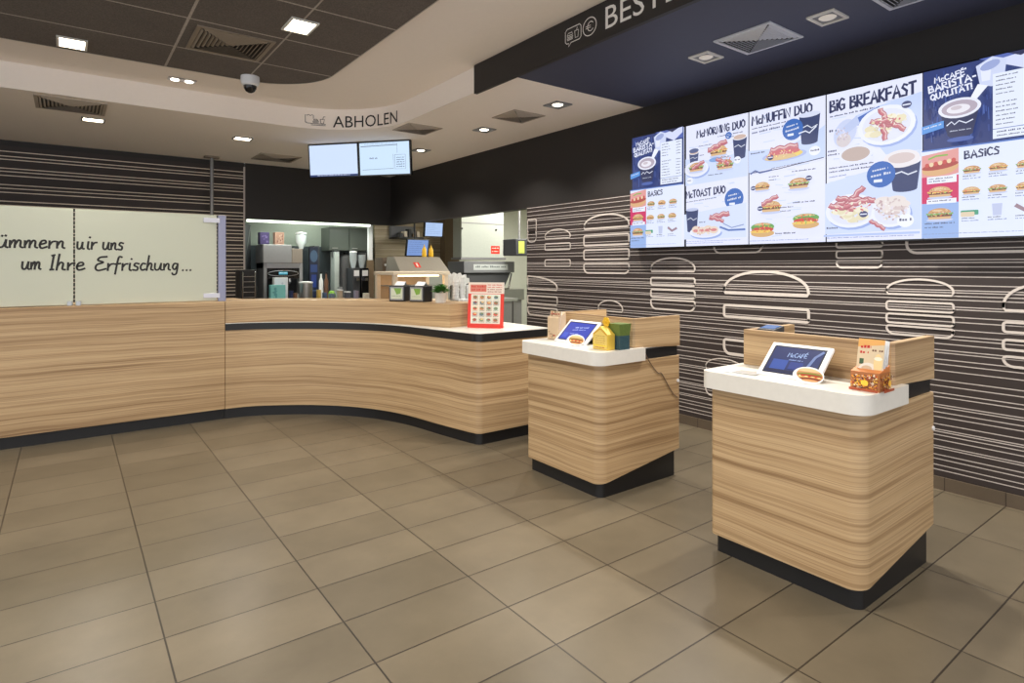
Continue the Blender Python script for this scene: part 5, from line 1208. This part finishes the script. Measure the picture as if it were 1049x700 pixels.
kmon(416.5, 439, 245, 263, 9.1, .2, 'tilted blue kitchen monitor above the steel warmer', (120, 150, 206))
X0, X1, z0, z1 = K(409, 434, 231, 244.5, 10.1)
t = thing('wall_shelf', 'small black wall shelf with parts beside the kitchen monitors', 'shelf', ((X0+X1)/2, 10.3, z0))
MB().box(X0, 10.1, z0, X1, KB-.062, z0+.03).build('board', BLACK, t); MB().box(X0, 10.45, z0+.0305, X1, KB-.062, z1).build('back', GREYP, t)
for q in range(5):
    xx = X0+.08+(X1-X0-.16)*q/4; o = MB().box(xx-.03, 10.16, z0+.0305, xx+.03, 10.3, z0+.10+.04*(q % 3)).build('spice_box', [DGREY, CREAM, BLACK, BROWNCOL, CREAM][q], bevel=.004); tag(o, 'small %s box on the black kitchen wall shelf' % ['dark grey leftmost', 'cream second', 'black middle', 'brown fourth', 'cream rightmost'][q], 'box', 'boxes on the kitchen wall shelf')
# extraction hood
HY = 9.3
X0, X1, z0, z1 = K(464, 516, 227, 264, HY, .3)
t = thing('extraction_hood', 'large pale steel extraction hood with two bolts and red sticker', 'hood', ((X0+X1)/2, HY+.5, z0))
PALE = mat('pale_steel_sheet', (196, 202, 194), .4, .35)
MB().box(X0, HY, z0, X1, HY+.3, 2.749).build('casing', PALE, t, bevel=.006)
MB().box(X0-.03, HY-.03, z0-.04, X1+.03, HY+.32, z0-.0005).build('rim', STEELD, t); MB().box(X0, HY-.006, 2.24, X1, HY-.0005, 2.26).build('seam', STEELD, t)
for xx in (473, 508): MB().lathe([(.02, 0), (.02, .008)], 0, 0, 12, M=Matrix.Translation((PX(xx, HY), HY-.0005, 2.14)) @ Matrix.Rotation(PI/2, 4, 'X')).build('bolt', BLACK, t)
a = Art((PX(503, HY), HY-.0008, PZ(252, PX(503,HY), HY)), (1,0,0), (0,0,-1)); a.N = Vector((0,-1,0)); a.rect(0,0,.2,.15,(206,52,40)); a.scribble(.02,.03,.18,.03,(250,220,210)); a.scribble(.02,.09,.18,.03,(250,220,210)); a.build('sticker', PRINT, t)
# grill station
X0, X1, z0, z1 = K(466, 527, 268, 279.5, 8.7, .3)
t = thing('grill_station', 'steel clamshell grill station with grey lettered front panel', 'grill', ((X0+X1)/2, 9.0, 0))
MB().box(X0, 8.7, z0, X1, 9.25, z1).build('control_panel', GREYP, t, bevel=.006)
a = Art((X0+(X1-X0)*.18, 8.699, z1-.05), (1,0,0), (0,0,-1)); a.N = Vector((0,-1,0)); a.rect(0,0,(X1-X0)*.68,.1,(190,196,196)); a.scribble(.04,.025,(X1-X0)*.64,.05,(110,118,120)); a.build('label_strip', PRINT, t)
MB().add([(X0+.05,8.75,z0-.001),(X1-.05,8.75,z0-.001),(X1-.25,8.7,z0-.3),(X0+.2,8.7,z0-.3),(X0+.05,9.2,z0-.001),(X1-.05,9.2,z0-.001),(X1-.25,9.2,z0-.3),(X0+.2,9.2,z0-.3)], [(0,1,2,3),(1,5,6,2),(5,4,7,6),(4,0,3,7),(3,2,6,7),(0,4,5,1)]).build('platen', DGREY, t)
MB().box(X0-.1, 8.6, .84, X1+.15, 9.28, z0-.3005).build('grill_top', STEEL, t, bevel=.005); MB().box(X0-.08, 8.64, .1, X1+.12, 9.26, .8395).build('cabinet', STEELD, t)
MB().tube([(X1-.1, 8.66, z0-.02), (X1-.28, 8.5, z0-.28), (X1-.6, 8.5, z0-.30)], .016, 8).build('handle', CHROME, t)
for xx in (X0+.2, X0+.5): MB().lathe([(.03, 0), (.03, .03)], 0, 0, 14, M=Matrix.Translation((xx, 8.599, .93)) @ Matrix.Rotation(PI/2, 4, 'X')).build('knob', BLACK, t)
for px, lab in ((X0-.05, .1),): MB().box(X0-.04, 8.7, .0, X0+.04, 8.8, .0995).build('foot', BLACK, t)
# right monitor + box on the wall side
X0, X1, z0, z1 = K(515, 549, 245, 262, 8.3, .4)
t = thing('order_printer', 'dark grey boxed kitchen screen on a bracket at the right of the opening', 'monitor', ((X0+X1)/2, 8.5, z0))
MB().box(X0, 8.3, z0, X1, 8.7, z1).build('housing', DGREY, t, bevel=.015); MB().box(X0+.05, 8.294, z0+.04, X0+.18, 8.2995, z1-.04).build('lit_strip', mat('yellow_green_panel', (170, 180, 90), .4), t); MB().tube([((X0+X1)/2, 8.5, z1), ((X0+X1)/2, 8.5, 2.749)], .02).build('pole', STEELD, t)
# yellow bottle pair stands on the warmer's flat back edge
for dx, lab in ((0, 'left yellow sauce bottle on the steel warmer'), (.13, 'right yellow sauce bottle on the steel warmer')):
    Xc = SBX+dx; tw = thing('sauce_bottle', lab, 'bottle', (Xc, 8.87, SBZ), 'yellow sauce bottles')
    MB().lathe([(.035, SBZ+.0005), (.04, SBZ+.03), (.035, SBZ+.13), (.012, SBZ+.17)], Xc, 8.87, 14).build('body', YELLOW, tw, smooth=True); MB().lathe([(.012, SBZ+.1705), (.004, SBZ+.21)], Xc, 8.87, 10).build('nozzle', YELLOW, tw)
# white cups piled beside the pass station
for i, (xx, yy, r_) in enumerate(((469, 300, .05), (475.5, 300, .05), (482, 302, .05))):
    Xc = PX(xx, 7.45); t = thing('cup_stack', ['leftmost stack of white cups right of the pass station', 'middle stack of white cups right of the pass station', 'rightmost stack of white cups, nearest the grill'][i], 'cups', (Xc, 7.5, .956), 'stacks of white cups')
    hh = [.28, .34, .22][i]; prof = []
    for q in range(6): prof += [(r_*.8, .956+hh*q/6), (r_, .956+hh*(q+.85)/6), (r_*.8, .956+hh*(q+.9)/6)]
    MB().lathe(prof, Xc, 7.5, 16).build('cups', PLASTIC, t, smooth=True)
t = thing('prep_table', 'steel prep table in the kitchen opening behind the poster stand', 'table', (5.05, 7.65, 0))
MB().box(4.535, 7.36, .915, 5.6, 7.95, .9555).build('top', STEEL, t)
for xx in (4.60, 5.55):
    for yy in (7.4, 7.9): MB().box(xx-.02, yy-.02, 0, xx+.02, yy+.02, .9145).build('leg', STEELD, t)
MB().box(4.63, 7.43, .30, 5.52, 7.87, .32).build('shelf', STEELD, t)
X0, X1, z0, z1 = K(486, 537, 308, 335, 6.9)
t = thing('register_bench', 'dark bench with clutter behind the poster stand', 'bench', (4.0, 6.9, 0))
MB().box(3.95, 6.6, .0, 4.54, 7.1, .82).build('cabinet', DGREY, t); MB().box(3.93, 6.58, .8205, 4.55, 7.12, .85).build('top', STEEL, t)
for i, (xx, yy, hh, m_, nm) in enumerate(((4.05, 6.68, .12, DGREY, 'dark grey'), (4.2, 6.7, .17, PLASTIC, 'white'), (4.35, 6.68, .09, CREAM, 'cream'), (4.46, 6.72, .14, GREYP, 'mid grey'))):
    o = MB().box(xx-.05, yy-.05, .8505, xx+.05, yy+.06, .8505+hh).build('storage_box', m_, bevel=.008); tag(o, 'small %s box on the dark bench behind the poster stand' % nm, 'box', 'boxes on the dark bench')

bx0 = PX(467, 7.75)
t = thing('bag_rack', 'fan of white paper bags on a thin steel rack right of the pass station', 'bag rack', (bx0, 7.8, .956))
MB().box(bx0-.08, 7.72, .9558, bx0+.10, 7.90, .97).build('base', STEEL, t); MB().tube([(bx0, 7.86, .97), (bx0, 7.86, 1.25)], .012).build('upright', STEEL, t)
for q in range(5):
    Mx = Matrix.Translation((bx0-.02+.02*q, 7.84-.02*q, 1.17)) @ Matrix.Rotation(math.radians(-35+22*q), 4, 'Y') @ Matrix.Rotation(math.radians(12), 4, 'X')
    mb = MB(); P = [(-.06, 0), (.06, 0), (.075, .16), (.02, .19), (-.01, .16), (-.06, .18)]
    mb.add([Mx @ Vector((a, 0, b)) for a, b in P]+[Mx @ Vector((a, .012, b)) for a, b in P], [tuple(range(6)), tuple(range(11, 5, -1))]+[(i, i+6, (i+1) % 6+6, (i+1) % 6) for i in range(6)])
    mb.build('bag', PLASTIC, t)

# ================================================================ LIGHT
def area(x, y, z, size, power, col=(1, .88, .72), sy=None, rot=(0, 0, 0), spread=PI):
    L = bpy.data.lights.new('lamp', 'AREA'); L.energy = power; L.color = col; L.size = size; L.spread = spread
    if sy: L.shape = 'RECTANGLE'; L.size_y = sy
    o = bpy.data.objects.new('lamp', L); COL.objects.link(o); o.location = (x, y, z); o.rotation_euler = rot; return o
def spot(x, y, z, power, ang=110, col=(1, .88, .72), blend=.6, r=.05):
    L = bpy.data.lights.new('spot_lamp', 'SPOT'); L.energy = power; L.color = col; L.spot_size = math.radians(ang); L.spot_blend = blend; L.shadow_soft_size = r
    o = bpy.data.objects.new('spot_lamp', L); COL.objects.link(o); o.location = (x, y, z); return o
WARM = (1, .93, .82)
for (x, y, z, p) in ((.03, 5.92, 3.22, 26), (1.385, 4.49, 3.22, 30), (.22, 7.78, 2.99, 16), (1.72, 7.83, 2.99, 16)):
    area(x, y, z, .2, p, WARM, spread=math.radians(150))
for (y, p) in ((7.2, 70), (5.67, 85), (4.37, 110), (2.71, 175), (1.82, 170)):
    spot(3.83, y, 2.98, p, 120, WARM)
# the same downlights carry on over the room behind and beside the camera
for (x, y) in ((.03, 3.0), (1.385, 1.6), (.03, .2), (1.385, -1.2), (-1.9, 4.5), (-1.9, 1.5), (-1.9, -1.5)):
    area(x, y, 3.2, .2, 30, WARM, spread=math.radians(150))
spot(3.83, .4, 2.98, 80, 120, WARM); spot(3.83, -1.2, 2.98, 80, 120, WARM)
# kitchen lights
area(6.2, 7.4, 2.72, 1.2, 85, (1, .96, .86)); area(7.0, 8.6, 2.72, .8, 40, (1, .96, .86)); area(3.3, 10.2, 2.72, .6, 14, (.95, 1, .9), sy=.2)
area(3.2, 9.76, 2.13, 1.8, 13, (.92, 1, .9), sy=.05)
spot(3.9, 8.6, 2.98, 60, 120, (1, .9, .76))
wd = bpy.data.worlds.new('world'); SC.world = wd; wd.use_nodes = True
wd.node_tree.nodes['Background'].inputs[0].default_value = (.93, .95, 1, 1); wd.node_tree.nodes['Background'].inputs[1].default_value = 1.8

# ================================================================ CAMERA
cam = bpy.data.cameras.new('camera'); co = bpy.data.objects.new('camera', cam); COL.objects.link(co)
co.location = (0, 0, EYE); co.rotation_euler = (PI/2, 0, -TH)
cam.sensor_width = 36; cam.lens = 36*FPX/1049; cam.shift_y = -(350-HZ)/1049; cam.clip_start = .05
SC.camera = co
SC.view_settings.view_transform = 'Standard'; SC.view_settings.look = 'None'; SC.view_settings.gamma = 1; SC.view_settings.use_curve_mapping = False
SC.view_settings.exposure = 0
